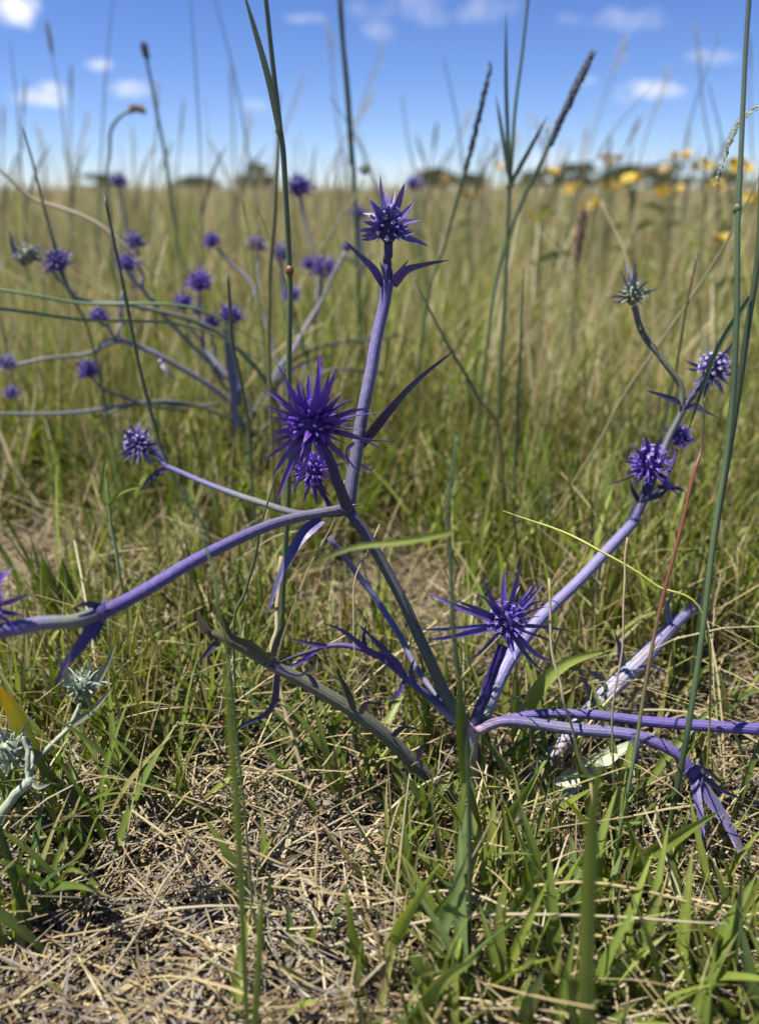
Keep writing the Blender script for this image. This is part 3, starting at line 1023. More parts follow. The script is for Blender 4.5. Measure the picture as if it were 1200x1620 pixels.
# the withered, leafless stalk leaning to the left
OLDS = np.array([.130, .135, .085])
mp.stem([(760, 1300, .262), (715, 1262, .261), (655, 1210, .259), (585, 1145, .257), (500, 1090, .255), (420, 1045, .252), (362, 1012, .25), (330, 1002, .249)], [20, 30, 32, 33, 31, 28, 26, 18],
        [OLDS, OLDS * .9 + STEMD * .2, OLDS * .9 + STEMV * .12, OLDS * 1.0, OLDS * 1.1, OLDS * 1.2, OLDS * .9, BROWN * .5], n=44)
mp.node((424, 1044, .252), 32, OLDS * .9, 4, 1.8, STEMD, seed=45)
mp.node((560, 1130, .256), 32, OLDS * .9, 4, 1.8, STEMD, seed=46)
for pts, w, cs in (([(425, 1045, .25), (395, 1020, .247), (365, 1005, .245), (352, 968, .243)], 20, [OLDS, OLDS * .6, OLDS * .5]), ([(430, 1040, .25), (440, 1010, .247), (450, 985, .246)], 12, [OLDS, STEMD * .7, OLDS * .6]),
                   ([(425, 1050, .25), (470, 1070, .247), (500, 1050, .246)], 9, [STEMD, STEMD * .7, STEMD * .5]), ([(560, 1122, .254), (548, 1090, .252), (530, 1058, .251)], 14, [OLDS, STEMD * .7, OLDS * .5]),
                   ([(570, 1130, .253), (580, 1112, .25), (610, 1115, .249)], 12, [OLDS, STEMD, STEMD * .6]), ([(350, 1010, .249), (330, 1030, .247), (314, 1048, .246)], 14, [OLDS * .7, STEMD * .7, STEMD * .4]),
                   ([(330, 1002, .249), (318, 985, .248), (312, 966, .247)], 17, [np.array([.33, .22, .15]), np.array([.42, .3, .22]), np.array([.4, .3, .24])]),
                   ([(620, 1165, .256), (640, 1150, .253), (672, 1158, .252)], 11, [STEMD, STEMD * .7, STEMD * .5]), ([(660, 1205, .257), (668, 1180, .254), (690, 1176, .253)], 10, [STEMV, STEMD, STEMD * .5]),
                   ([(500, 1085, .254), (490, 1070, .253), (480, 1066, .252)], 10, [LILAC * .7, STEMD, STEMD]), ([(440, 1052, .252), (430, 1120, .25), (380, 1150, .249), (345, 1180, .248)], 13, [STEMD, STEMD * .8, STEMV * .4])):
    mp.leaf(pts, w, cs, thick=.35)
# pale flattened stalk lying behind, and a bleached leaf
mp.stem([(790, 1290, .272), (835, 1240, .282), (900, 1165, .297), (950, 1105, .312), (1010, 1050, .327), (1060, 995, .345), (1110, 950, .36)], [26, 36, 38, 44, 40, 30, 20],
        [PALEG * .8, np.array([.5, .44, .45]), PALEL * .95, PALEL * 1.05, PALEL * .9, LILAC * .8, LILAC * .6], n=36, ridge=.12)
for pts, w in (([(985, 1055, .322), (980, 1025, .318), (972, 1000, .316)], 14), ([(940, 1115, .31), (925, 1080, .305), (915, 1055, .302)], 12), ([(1060, 990, .345), (1055, 960, .343), (1066, 930, .342)], 13),
               ([(1085, 965, .352), (1110, 950, .350), (1122, 915, .35)], 14), ([(1000, 1060, .324), (1030, 1055, .320), (1060, 1068, .318)], 10), ([(960, 1090, .314), (940, 1065, .31), (900, 1060, .306)], 10)):
    mp.leaf(pts, w, [LILAC, LILAC * .8, STEMV, STEMD], thick=.3)
mb = MB()
pl = [q - mp.b for q in pts3([(790, 1310, .262), (870, 1262, .268), (940, 1212, .276), (1030, 1160, .29)])]
ribbon(mb, pl, wide(np.array(P(900, 1240, .27)), 36), [PALEG, PALEG * 1.5, PALEG * 1.5, PALEG], n=14, nrm=(0, -.4, 1), fold=.3)
place('basal_leaf', mb.mesh('basal_leaf', M_BRACT), mp.root)

# --- pale young plant in the near corner
yp = Plant(np.array(G(-20, 1420)), 'young silvery green sea holly with unopened pale heads in the grass')
yp.stem([(-20, 1420, .225), (-8, 1310, .228), (20, 1265, .232), (44, 1238, .234)], [20, 22, 22, 22], [PALEG * .7, PALEG * .8, PALEG * .9, PALEG])
yp.stem([(44, 1238, .234), (44, 1200, .238), (38, 1165, .242)], [12, 12, 11], [PALEG, PALEG * .9, PALEG * .8])
yp.stem([(44, 1238, .234), (52, 1205, .24), (44, 1170, .25)], [9, 9, 9], [PALEG, PALEG * .9, PALEG * .8])
yp.stem([(-10, 1330, .228), (50, 1210, .26), (110, 1150, .275), (130, 1110, .28)], [14, 13, 12, 12], [PALEG * .6, PALEG * .7, PALEG * .9, PALEG])
yp.node((46, 1238, .234), 24, PALEG * .9, 4, 2.0, PALEG * .8, seed=51)
yp.leaf([(50, 1240, .233), (62, 1246, .231), (80, 1240, .23)], 10, [PALEG, PALEG * .8, LILAC])
yp.head((131, 1085, .281), (.1, -.25, 1), 24, 'silver', shared=True, seed=3)
yp.head((18, 1190, .244), (-.3, -.3, .9), 30, 'silver', shared=True, seed=4)
yp.head((-60, 1150, .25), (-.3, -.1, .9), 28, 'silver', shared=True, seed=5)
for pts in ([(128, 1120, .28), (165, 1060, .278), (185, 1010, .276)], [(128, 1118, .28), (100, 1060, .278), (88, 1020, .277)], [(110, 1150, .275), (150, 1120, .272), (180, 1085, .27)]):
    yp.leaf(pts, 15, [PALEG * .8, PALEG * .9, PALEG * .7])

# --- the spreading plant behind
bp = Plant(np.array(P(430, 806, .62)), 'sprawling sea holly of many small violet heads on a tangle of lilac stems')
BL, BLP, BG = LILAC * .45 + GREYG * .5, PALEL * .8, GREYG * .85
for pts, w, cs in (
        ([(430, 812, .62), (395, 690, .62), (345, 625, .61), (250, 560, .59), (185, 535, .58)], [14, 15, 14, 13, 12], [BG, BL, BLP, BLP, BL]),
        ([(185, 535, .58), (170, 518, .575), (160, 508, .57)], [10, 8, 7], [BL, BL, STEMP]),
        ([(185, 535, .58), (192, 490, .582), (196, 440, .585)], [9, 10, 8], [BLP, PALEL, BG]),
        ([(190, 540, .58), (120, 560, .57), (20, 578, .56)], [10, 9, 8], [BL, BG, BLP]),
        ([(430, 812, .62), (405, 650, .63), (335, 575, .63), (245, 485, .62), (207, 440, .61), (200, 425, .61)], [13, 13, 12, 11, 10, 8], [BG, BG, BL, BL, BLP, STEMP]),
        ([(225, 455, .615), (222, 420, .62), (214, 392, .625)], [8, 10, 7], [BL, BLP, BG]),
        ([(430, 812, .62), (440, 640, .60), (350, 525, .58), (220, 488, .56), (130, 478, .55), (95, 430, .545)], [13, 13, 11, 11, 11, 9], [BG, BG, BG, BG, BL, BG]),
        ([(120, 470, .55), (80, 425, .548), (50, 408, .546)], [9, 8, 7], [BG, BG, STEMG]),
        ([(360, 620, .61), (330, 570, .60), (317, 520, .598), (315, 465, .597)], [10, 9, 7, 7], [BL, BL, STEMP, STEMP]),
        ([(325, 545, .60), (300, 515, .595), (291, 490, .593)], [7, 7, 6], [BL, STEMP, STEMP]),
        ([(380, 640, .61), (372, 580, .60), (367, 515, .597)], [9, 8, 7], [STEMD, STEMD, STEMP]),
        ([(350, 600, .61), (340, 560, .6), (334, 525, .597)], [8, 7, 7], [BL, STEMP, STEMP]),
        ([(430, 812, .62), (425, 630, .64), (470, 540, .66), (520, 450, .68), (548, 395, .69)], [12, 12, 14, 11, 10], [BG, BL, BLP, BG, BLP]),
        ([(430, 812, .62), (450, 650, .66), (405, 465, .70), (365, 415, .71), (343, 392, .715)], [11, 11, 10, 9, 8], [BG, BG, BL, BL, STEMV]),
        ([(430, 812, .62), (465, 660, .68), (500, 480, .74), (490, 380, .77), (474, 310, .79)], [11, 11, 9, 9, 8], [BG, BG, BG, BG, STEMV]),
        ([(495, 410, .76), (540, 345, .78), (575, 285, .80)], [6, 6, 6], [BG, BG, GREEN]),
        ([(500, 500, .72), (505, 465, .715), (512, 438, .71)], [10, 10, 9], [STEMV, STEMP, STEMP]),
        ([(470, 540, .70), (462, 500, .70), (460, 478, .70)], [8, 8, 7], [BG, STEMD, STEMP]),
        ([(480, 560, .70), (452, 470, .72), (445, 415, .73)], [8, 7, 7], [BG, BG, STEMV]),
        ([(430, 660, .68), (410, 480, .72), (406, 400, .74)], [8, 7, 6], [BG, BG, STEMV]),
        ([(430, 700, .62), (300, 640, .58), (120, 650, .55), (-40, 655, .53)], [10, 9, 9, 9], [BG, BG, BL, BG]),
        ([(380, 680, .62), (480, 560, .66), (620, 530, .72), (660, 545, .73)], [9, 8, 7, 5], [BG, STEMD, BG, BG]),
        ([(400, 690, .61), (520, 590, .62), (600, 590, .64)], [9, 8, 6], [BG, BG, STEMD]),
        ([(350, 640, .60), (230, 640, .58), (150, 660, .57)], [9, 9, 7], [BG, STEMD, BG]),
        ([(300, 650, .58), (190, 630, .56), (145, 598, .555)], [8, 7, 6], [BG, STEMD, STEMP])):
    p3 = pts3(pts)
    bp.stem(pts, w, cs, n=18, k=8, ridge=.07, wob=.0018)
for i, (px, py, Y, r_, pal) in enumerate([
        (200, 418, .61, 15, 'violet'), (213, 383, .625, 13, 'blue'), (315, 448, .597, 18, 'violet'), (290, 480, .593, 14, 'violet'), (333, 514, .597, 14, 'violet'), (366, 501, .597, 17, 'violet'),
        (157, 501, .57, 14, 'violet'), (335, 382, .715, 13, 'indigo'), (405, 388, .74, 14, 'blue'), (512, 426, .71, 18, 'indigo'), (488, 418, .715, 11, 'violet'), (460, 468, .70, 14, 'indigo'),
        (92, 416, .545, 20, 'blue'), (45, 404, .546, 18, 'pale'), (140, 587, .555, 15, 'indigo'), (12, 575, .56, 13, 'blue'), (18, 622, .55, 11, 'blue'), (447, 402, .73, 14, 'blue'),
        (472, 297, .79, 19, 'indigo'), (577, 270, .80, 9, 'pale'), (313, 492, .6, 8, 'indigo'), (548, 392, .69, 8, 'blue')]):
    bp.head((px, py, Y), (random.uniform(-.3, .3), random.uniform(-.3, .1), 1), r_ * .92, pal, shared=True, seed=i)
for pts, w in (([(95, 420, .545), (85, 385, .543), (75, 345, .54)], 8), ([(40, 420, .546), (22, 395, .545), (15, 365, .545)], 12), ([(366, 560, .6), (380, 600, .59), (366, 640, .585)], 9),
               ([(185, 535, .58), (160, 545, .57), (150, 565, .57)], 9), ([(250, 560, .59), (262, 585, .58), (280, 600, .58)], 9), ([(360, 520, .58), (370, 620, .575), (372, 700, .572)], 22),
               ([(320, 545, .59), (350, 580, .58), (375, 600, .575)], 10), ([(430, 620, .64), (470, 580, .63), (530, 560, .62)], 10)):
    bp.leaf(pts, w, [BG, BL, STEMV, STEMD])

# --- three heads farther back between the grass
for (px, py, Y, r_, pal, lab) in ((655, 292, 1.3, 13, 'indigo', 'small distant sea holly with one violet head against the horizon trees'),
                                   (188, 287, 1.1, 13, 'blue', 'slender sea holly with one dull blue head rising to the skyline'),
                                   (566, 338, 1.0, 12, 'violet', 'slender sea holly with one violet head among straw coloured stems')):
    base = np.array(P(px, 400, Y))
    base[2] = gzv(base[0], base[1])
    q = Plant(base, lab)
    top = np.array(P(px, py, Y))
    mb = MB()
    tube(mb, [base * 0, (top - base) * .5 + np.array([.01, 0, 0]), top - base], [.003, .0025, .002], [STEMG, BG, STEMV], n=12, k=8)
    place('stem', mb.mesh('stem', M_STEM), q.root)
    q.head((px, py, Y), (.2, -.1, 1), r_ * .9, pal, shared=True, seed=7)
    mid = (top - base) * .72
    for sx in (-1, 1):
        mb = MB()
        bract(mb, [mid, mid + np.array([sx * .012, -.004, .012]), mid + np.array([sx * .03, -.008, .018])], .005, [STEMG, BL, STEMD])
        place('bract_leaf', mb.mesh('bract_leaf', M_BRACT), q.root)


# ------------------------------------------------------------------ grass tufts close by, blade by blade
BLUEG = np.array([.140, .195, .062])


def tuft(base, n, lmin, lmax, w, cols, label, group, spread=.008, lean=(.05, .55), droop=(.3, 1.3), seed=0):
    r = random.Random(seed)
    b = np.array(base, float)
    b[2] = gzv(b[0], b[1]) - .002
    root = thing('grass_tuft', tuple(b), label, 'grass tuft', group)
    a0 = r.random() * 6.28
    for i in range(n):
        a = a0 + i * 2.4 + r.uniform(-.4, .4)
        L = r.uniform(lmin, lmax)
        l0, l1 = r.uniform(*lean), 0
        l1 = l0 + r.uniform(*droop)
        p = np.array([r.gauss(0, spread), r.gauss(0, spread), 0])
        pts = [p]
        for s in range(5):
            th = l0 + (l1 - l0) * (s + .5) / 5
            p = p + np.array([math.sin(th) * math.cos(a), math.sin(th) * math.sin(a), math.cos(th)]) * L / 5
            p[2] = max(p[2], .001)
            pts.append(p)
        c = cols[r.randrange(len(cols))] * r.uniform(.8, 1.25)
        tipc = c * 1.1 if r.random() < .6 else c * .4 + STRAW * .6
        mb = MB()
        ribbon(mb, pts, w * r.uniform(.65, 1.2), [c * .9 + PALEG * .06, c, c, c * 1.05, tipc], n=10, nrm=(-math.cos(a), -math.sin(a), .5), fold=r.uniform(.15, .6), roll=(r.uniform(-.3, .3), r.uniform(-1.2, 1.2)))
        place('blade', mb.mesh('blade', M_GRASS), root)
    return root


MARKS = [((750, 1290), 'beside the sea holly root'), ((520, 1250), 'under the leaning withered stalk'), ((60, 1400), 'below the young silvery sea holly'), ((430, 1480), 'by the plantain in the bare patch'),
         ((1120, 1380), 'under the hanging violet bracts'), ((930, 1500), 'next to the upright broad green blade'), ((1080, 1000), 'behind the pale fallen stalk'), ((300, 1150), 'under the left violet arm'),
         ((620, 920), 'in the open patch behind the main stalk'), ((90, 930), 'behind the dull green leaf pair'), ((900, 1000), 'below the climbing lilac branch'), ((400, 830), 'below the sprawling sea holly'),
         ((200, 1580), 'in the barest of the near litter'), ((720, 1610), 'before the leafy clump'), ((1130, 1590), 'below the wide flat pointing leaf'), ((1000, 1270), 'between bleached leaf and violet branches'),
         ((800, 830), 'behind the dark-stalked indigo head'), ((1100, 830), 'behind the purple head pair'), ((180, 820), 'below the pale-tipped head'), ((620, 1090), 'beside the spiny violet branch'),
         ((850, 1400), 'by the longest green leaf'), ((400, 1040), 'beside the withered stalk tip'), ((1170, 1180), 'under the straight violet branch'), ((160, 1230), 'beside the orange-edged leaf'),
         ((540, 1580), 'by the soft-edged near blades')]
MARKG = [(np.array(G(*q_)), t_) for q_, t_ in MARKS]
USED = set()
NUMW = 'zero one two three four five six seven eight nine ten eleven twelve thirteen fourteen fifteen sixteen seventeen eighteen nineteen twenty'.split()


def mark_of(p):
    return min(MARKG, key=lambda q: float(np.linalg.norm(q[0][:2] - np.array(p)[:2])))[1]


BROAD = [FRESH, GREEN, FRESH * .85, BLUEG]
FINE = [GREEN, DARKG * 1.3, GREEN * .8, OLIVE]
T_LAB = {'broad': ('low tuft of broad bright green grass blades growing through straw litter', 'broad-bladed tufts in the litter'),
         'fine': ('tuft of narrow dark green grass blades among thin dry stems', 'narrow-bladed tufts around the sea hollies'),
         'tall': ('tall loose tuft of slender green blades in the meadow behind the sea holly', 'slender tufts behind the sea holly')}
k = 0
for (px, py, kind, n) in [
        (762, 1395, 'broad', 9), (820, 1470, 'broad', 9), (905, 1500, 'broad', 9), (860, 1560, 'broad', 8), (960, 1590, 'broad', 8), (700, 1600, 'broad', 8), (740, 1530, 'broad', 7), (1010, 1480, 'broad', 7),
        (780, 1640, 'broad', 7), (900, 1650, 'broad', 7), (640, 1440, 'broad', 5), (440, 1560, 'broad', 4), (420, 1430, 'broad', 4), (510, 1590, 'broad', 3), (1100, 1560, 'broad', 6), (1180, 1500, 'broad', 5),
        (960, 1340, 'broad', 6), (870, 1330, 'broad', 5), (650, 1330, 'broad', 5), (1150, 1640, 'broad', 5), (1050, 1660, 'broad', 6),
        (330, 1210, 'fine', 12), (380, 1180, 'fine', 10), (250, 1230, 'fine', 9), (110, 1260, 'fine', 11), (40, 1330, 'fine', 11), (170, 1340, 'fine', 8), (480, 1230, 'fine', 9), (540, 1290, 'fine', 8),
        (90, 1420, 'fine', 9), (20, 1490, 'fine', 9), (300, 1310, 'fine', 7), (430, 1180, 'fine', 8), (600, 1250, 'fine', 8), (680, 1250, 'fine', 6), (200, 1130, 'fine', 9), (60, 1160, 'fine', 8),
        (880, 1200, 'fine', 8), (1000, 1250, 'fine', 6), (1140, 1180, 'fine', 8), (1060, 1130, 'fine', 8), (930, 1120, 'fine', 8), (280, 1080, 'fine', 9), (400, 1060, 'fine', 8), (1180, 1300, 'fine', 5),
        (760, 960, 'tall', 12), (850, 930, 'tall', 13), (930, 900, 'tall', 13), (1020, 930, 'tall', 12), (1110, 960, 'tall', 11), (820, 1010, 'tall', 10), (690, 890, 'tall', 10), (1170, 900, 'tall', 12),
        (880, 850, 'tall', 12), (780, 860, 'tall', 12), (990, 840, 'tall', 12), (1080, 850, 'tall', 12), (470, 880, 'tall', 10), (330, 860, 'tall', 11), (200, 900, 'tall', 9), (90, 980, 'tall', 7), (560, 850, 'tall', 10),
        (400, 820, 'tall', 12), (250, 820, 'tall', 11), (150, 800, 'tall', 10), (640, 820, 'tall', 11), (740, 800, 'tall', 12), (1150, 800, 'tall', 12), (60, 830, 'tall', 8), (900, 1010, 'tall', 9), (980, 1000, 'tall', 9)]:
    k += 1
    g = G(px, py)
    few = kind == 'broad' and px < 620
    n += {'broad': 0 if few else 3, 'fine': 5, 'tall': 0}[kind]
    form = {'broad': 'broad green tuft of %s blades %s', 'fine': 'narrow dark green tuft of %s blades %s', 'tall': 'slender green tuft of %s blades %s'}[kind]
    while form % (NUMW[n], mark_of(g)) in USED and n < 20:
        n += 1
    USED.add(form % (NUMW[n], mark_of(g)))
    lab = form % (NUMW[n], mark_of(g))
    if kind == 'broad':
        tuft(g, n, *((.016, .038, .0036) if few else (.030, .064, .0043)), BROAD, lab, T_LAB[kind][1], spread=.008, lean=(.05, .5), droop=(.05, .7), seed=k)
    elif kind == 'fine':
        tuft(g, n, .030, .074, .0031, FINE + [FRESH, FRESH], lab, T_LAB[kind][1], spread=.010, lean=(.03, .5), droop=(.2, 1.1), seed=k)
    else:
        tuft(g, n, .05, .12, .0037, [FRESH, GREEN, FRESH * 1.1, GREEN * .8], lab, T_LAB[kind][1], spread=.014, lean=(.03, .4), droop=(.1, .9), seed=k)


def traced(name, label, cat, leaves, group=None):
    """a plant whose leaves follow the photograph: leaves = [(points, width px, colours)]; its foot is the first leaf's foot"""
    f = np.array(P(*leaves[0][0][0]))
    root = thing(name, tuple(f), label, cat, group)
    for pts, w, cs in leaves:
        p = pts3(pts)
        mb = MB()
        ribbon(mb, [q - f for q in p], wide(p[len(p) // 2], w), cs, n=14, nrm=(.15, -.75, .65), fold=.3, roll=(-.2, .4))
        place('blade', mb.mesh('blade', M_GRASS), root)
    return root


LG, MG, DG, YG = FRESH * 1.15, GREEN * 1.1, DARKG * 1.4, np.array([.36, .36, .06])
traced('grass_tuft', 'leafy grass clump with long flat blades in front of the sea holly root', 'grass tuft', [
    ([(752, 1375, .235), (725, 1330, .230), (675, 1310, .226)], 20, [MG, LG, MG]),
    ([(756, 1372, .235), (748, 1300, .233), (738, 1225, .232)], 22, [LG, MG, DG]),
    ([(762, 1374, .235), (800, 1300, .230), (850, 1222, .228)], 22, [LG, LG, MG]),
    ([(760, 1376, .235), (790, 1330, .232), (815, 1260, .232)], 16, [LG, MG, MG]),
    ([(750, 1376, .235), (742, 1430, .222), (722, 1525, .210)], 18, [LG, MG, MG])])
traced('grass_tuft', 'bright green grass clump with one very long leaf reaching under the hanging bracts', 'grass tuft', [
    ([(985, 1410, .228), (1010, 1365, .224), (1075, 1320, .220), (1142, 1280, .218)], 24, [LG, LG * 1.1, LG]),
    ([(980, 1412, .228), (955, 1380, .222), (940, 1330, .218)], 18, [MG, LG, MG]),
    ([(985, 1440, .222), (1030, 1446, .218), (1090, 1428, .215)], 16, [YG, YG, MG]),
    ([(990, 1415, .226), (1000, 1340, .225), (985, 1280, .226)], 14, [MG, MG, DG])])
traced('grass_tuft', 'grass clump with a wide flat leaf pointing away over the straw', 'grass tuft', [
    ([(1035, 1580, .195), (1060, 1545, .192), (1100, 1515, .190), (1150, 1493, .189)], 24, [MG, LG, MG]),
    ([(1030, 1585, .195), (1010, 1540, .19), (1000, 1470, .188)], 20, [MG, MG, DG]),
    ([(1040, 1585, .195), (1080, 1500, .19), (1165, 1400, .187)], 20, [MG, MG, DG])])
traced('grass_tuft', 'soft-edged pale green blades very near, arching over bare litter', 'grass tuft', [
    ([(598, 1545, .190), (630, 1470, .178), (690, 1372, .168)], 24, [MG, LG, LG]),
    ([(590, 1560, .187), (560, 1490, .178), (545, 1400, .174)], 16, [MG, MG, LG]),
    ([(640, 1640, .165), (690, 1560, .16), (760, 1510, .158)], 24, [MG, LG, LG])])
traced('grass_tuft', 'single broad upright green blade standing in front of the bleached leaf', 'grass tuft', [
    ([(924, 1745, .150), (926, 1480, .148), (934, 1300, .146), (952, 1180, .146)], 30, [MG, LG, MG, LG]),
    ([(924, 1745, .150), (905, 1600, .149), (892, 1520, .149)], 14, [MG, MG, MG])])
traced('broadleaf_weed', 'pair of dull green broad leaves rising from straw below the violet arm', 'weed', [
    ([(112, 1030, .394), (84, 960, .386), (66, 880, .383)], 36, [GREEN * .8, GREEN * .8, MG]),
    ([(114, 1030, .394), (108, 960, .388), (98, 884, .385)], 34, [GREEN * .8, DG, GREEN * .8]),
    ([(112, 1030, .394), (140, 985, .387), (160, 930, .383)], 22, [GREEN * .8, GREEN, MG])])
traced('broadleaf_weed', 'green leaf with orange withered edge beside the young silvery sea holly', 'weed', [
    ([(78, 1225, .288), (50, 1180, .262), (20, 1120, .246), (-6, 1082, .24)], 30, [MG, MG, GREEN * .6 + np.array([.3, .16, .02]) * .5, np.array([.5, .27, .04])]),
    ([(78, 1228, .286), (60, 1252, .274), (26, 1240, .27)], 26, [np.array([.30, .18, .05])] * 3)])
traced('grass_tuft', 'wide pale green leaf arching out beside the indigo head', 'grass tuft', [
    ([(812, 1225, .29), (838, 1112, .296), (890, 1052, .30), (972, 1026, .302)], 22, [MG, LG * 1.1, LG * 1.2, LG]),
    ([(812, 1225, .29), (816, 1130, .293), (818, 1065, .295)], 14, [MG, LG, MG]),
    ([(814, 1225, .29), (856, 1135, .29), (882, 1100, .288)], 14, [MG, LG, MG])])
traced('grass_tuft', 'soft out-of-focus upright blade crossing the tip of the withered stalk', 'grass tuft', [
    ([(396, 1735, .152), (376, 1300, .153), (360, 1110, .153), (350, 985, .152)], 13, [MG, LG, LG, LG]),
    ([(396, 1735, .152), (410, 1500, .152), (416, 1390, .152)], 12, [MG, LG, MG])])
for i, (px, py) in enumerate(((405, 1440), (470, 1500), (690, 1270), (640, 1240))):
    traced('broadleaf_weed', ('soft hairy grey-green plantain leaves standing in bare litter', 'soft hairy grey-green plantain leaves beside the leaning withered stalk')[i // 2], 'weed', [
        ([(px, py + 60, G(px, py + 60).y), (px - 8, py, G(px, py + 40).y), (px - 16, py - 70, G(px, py + 20).y)], 22, [BLUEG * .9, BLUEG * 1.1, BLUEG * 1.3]),
        ([(px + 6, py + 60, G(px, py + 60).y), (px + 20, py + 5, G(px, py + 40).y), (px + 22, py - 60, G(px, py + 30).y)], 20, [BLUEG * .9, BLUEG, BLUEG * 1.2])],
        group=('plantain in the bare patch', 'plantain by the withered stalk')[i // 2])

# ------------------------------------------------------------------ single dry straws
S_GROUP = 'long dry straws over the litter'


def straw(pts, r0, col, label='long thin pale dry grass straw lying across the litter', group=S_GROUP, r1=None, k=6, name='dry_straw'):
    mb = MB()
    f = np.array(pts[0], float)
    tube(mb, [np.array(q) - f for q in pts], [r0, r0, (r1 if r1 else r0 * .6)], [col * .9, col, col * 1.08], n=14, k=k, wob=.001)
    return tag(place(name, mb.mesh(name, M_STRAW), None, tuple(f)), label, 'straw', group)


for i in range(150):
    px, py = random.uniform(-40, 1240), random.uniform(880, 1640)
    g = G(px, py)
    a = random.uniform(-.6, 1.3) if random.random() < .75 else random.random() * 6.28
    L = random.uniform(.05, .17)
    d = np.array([math.cos(a), math.sin(a), 0]) * L
    g = np.array(g) + np.array([0, 0, gzv(g.x, g.y) + .001])
    h = random.uniform(.004, .03)
    h2 = random.uniform(.002, .055) if random.random() < .4 else .004
    straw([g, g + d * .5 + np.array([0, 0, h]), g + d + np.array([0, 0, h2])], random.uniform(.0003, .0006), (STRAW if i % 3 else PALE) * random.uniform(.85, 1.15),
          '%s %s dry straw %s %s' % ('long' if L > .11 else ('short' if L < .075 else 'middling'), 'golden' if i % 3 else 'bleached', 'lifting at one end' if h2 > .004 else 'lying flat', mark_of(g)))
for pts, w, lab in (
        ([(962, 1312, .256), (905, 1160, .255), (878, 1060, .260), (868, 915, .275)], 8, 'pale curved straw hanging in front of the violet branches'),
        ([(925, 1312, .256), (800, 1245, .26), (695, 1188, .262)], 6, 'thin straight straw leaning across the sea holly root'),
        ([(445, 880, .315), (436, 980, .30), (440, 1080, .285), (520, 1350, .25)], 13, 'broad flattened bleached straw behind the hanging bract'),
        ([(105, 850, .555), (40, 770, .57), (-10, 660, .60)], 10, 'bleached flat grass leaf slanting down over the straw patch'),
        ([(110, 1630, .178), (190, 1520, .185), (260, 1400, .20), (298, 1330, .213), (285, 1308, .215)], 8, 'hooked golden straw standing in the near litter'),
        ([(-10, 1475, .207), (110, 1400, .217), (240, 1325, .235), (372, 1235, .262)], 6, 'long golden straw slanting over the near litter'),
        ([(590, 1640, .175), (700, 1540, .18), (830, 1450, .195), (1010, 1415, .21)], 9, 'thick pale straw lying between bright green blades'),
        ([(235, 1470, .208), (330, 1420, .212), (480, 1380, .215), (540, 1440, .217)], 6, 'brownish straw bowed over the bare patch'),
        ([(706, 1590, .180), (760, 1555, .185), (830, 1520, .194)], 9, 'short stout straw in front of the green tufts'),
        ([(930, 1650, .165), (934, 1500, .17), (936, 1330, .185), (934, 1240, .2)], 8, 'upright pale straw behind a broad green blade'),
        ([(650, 1262, .277), (575, 1090, .282), (562, 930, .295), (600, 830, .315)], 5, 'fine reddish straw rising beside the main stalk'),
        ([(418, 1172, .315), (455, 980, .315), (530, 820, .315), (545, 760, .315)], 5, 'thin golden straw under the left violet arm'),
        ([(230, 1000, .418), (420, 860, .37), (470, 840, .36)], 5, 'thin straw crossing behind the left violet arm'),
        ([(975, 1300, .259), (970, 1150, .252), (985, 950, .262), (992, 850, .272)], 6, 'tan upright straw in front of the violet branches')):
    p3 = pts3(pts)
    w3 = [wide(q, w) * .28 for q in p3]
    p3[0][2] = max(p3[0][2], .002)
    mb = MB()
    tube(mb, [q - p3[0] for q in p3], w3, [STRAW * 1.05, PALE * .9, STRAW], n=22, k=6, wob=.0012)
    tag(place('dry_straw', mb.mesh('dry_straw', M_STRAW), None, tuple(p3[0])), lab, 'straw')


# ------------------------------------------------------------------ tall grass stalks
def spikelets(mb, pts, n, size, col, spread, rnd, kind='spike'):
    """a seed head: small pointed grains set along the last stretch of a stalk"""
    p, t = smooth_path(pts, n)
    T = np.gradient(p, axis=0)
    for i in range(n):
        d = T[i] / (np.linalg.norm(T[i]) + 1e-9)
        a = i * 2.4
        u = np.cross(d, (0, -1, .3))
        u /= np.linalg.norm(u) + 1e-9
        v = np.cross(d, u)
        o = (math.cos(a) * u + math.sin(a) * v)
        f = math.sin(math.pi * min(1, .12 + .88 * i / n)) ** .6
        ax = d * (1 if kind != 'panicle' else .6) + o * spread
        ax /= np.linalg.norm(ax)
        L = size * rnd.uniform(.7, 1.3) * (.5 + .5 * f)
        c0 = p[i] + o * size * .15
        if kind == 'panicle':
            br = size * rnd.uniform(.6, 2.6) * f
            e = c0 + ax * br
            tube(mb, [c0, e], [size * .04, size * .03], [col, col], n=2, k=3)
            c0 = e
            ax = ax * .5 + np.array([0, 0, .3])
            ax /= np.linalg.norm(ax)
        w = L * .2
        s1 = np.cross(ax, (0, 0, 1.0))
        s1 /= np.linalg.norm(s1) + 1e-9
        s2 = np.cross(ax, s1)
        cc = col * rnd.uniform(.7, 1.3)
        m_ = c0 + ax * L * .4
        mb.add([c0, m_ + s1 * w, m_ + s2 * w, m_ - s1 * w, m_ - s2 * w, c0 + ax * L],
               [(0, 2, 1), (0, 3, 2), (0, 4, 3), (0, 1, 4), (5, 1, 2), (5, 2, 3), (5, 3, 4), (5, 4, 1)], [(*cc, .5)] * 6)


RUSH = np.array([.095, .140, .058])
RUSHD = np.array([.052, .080, .036])


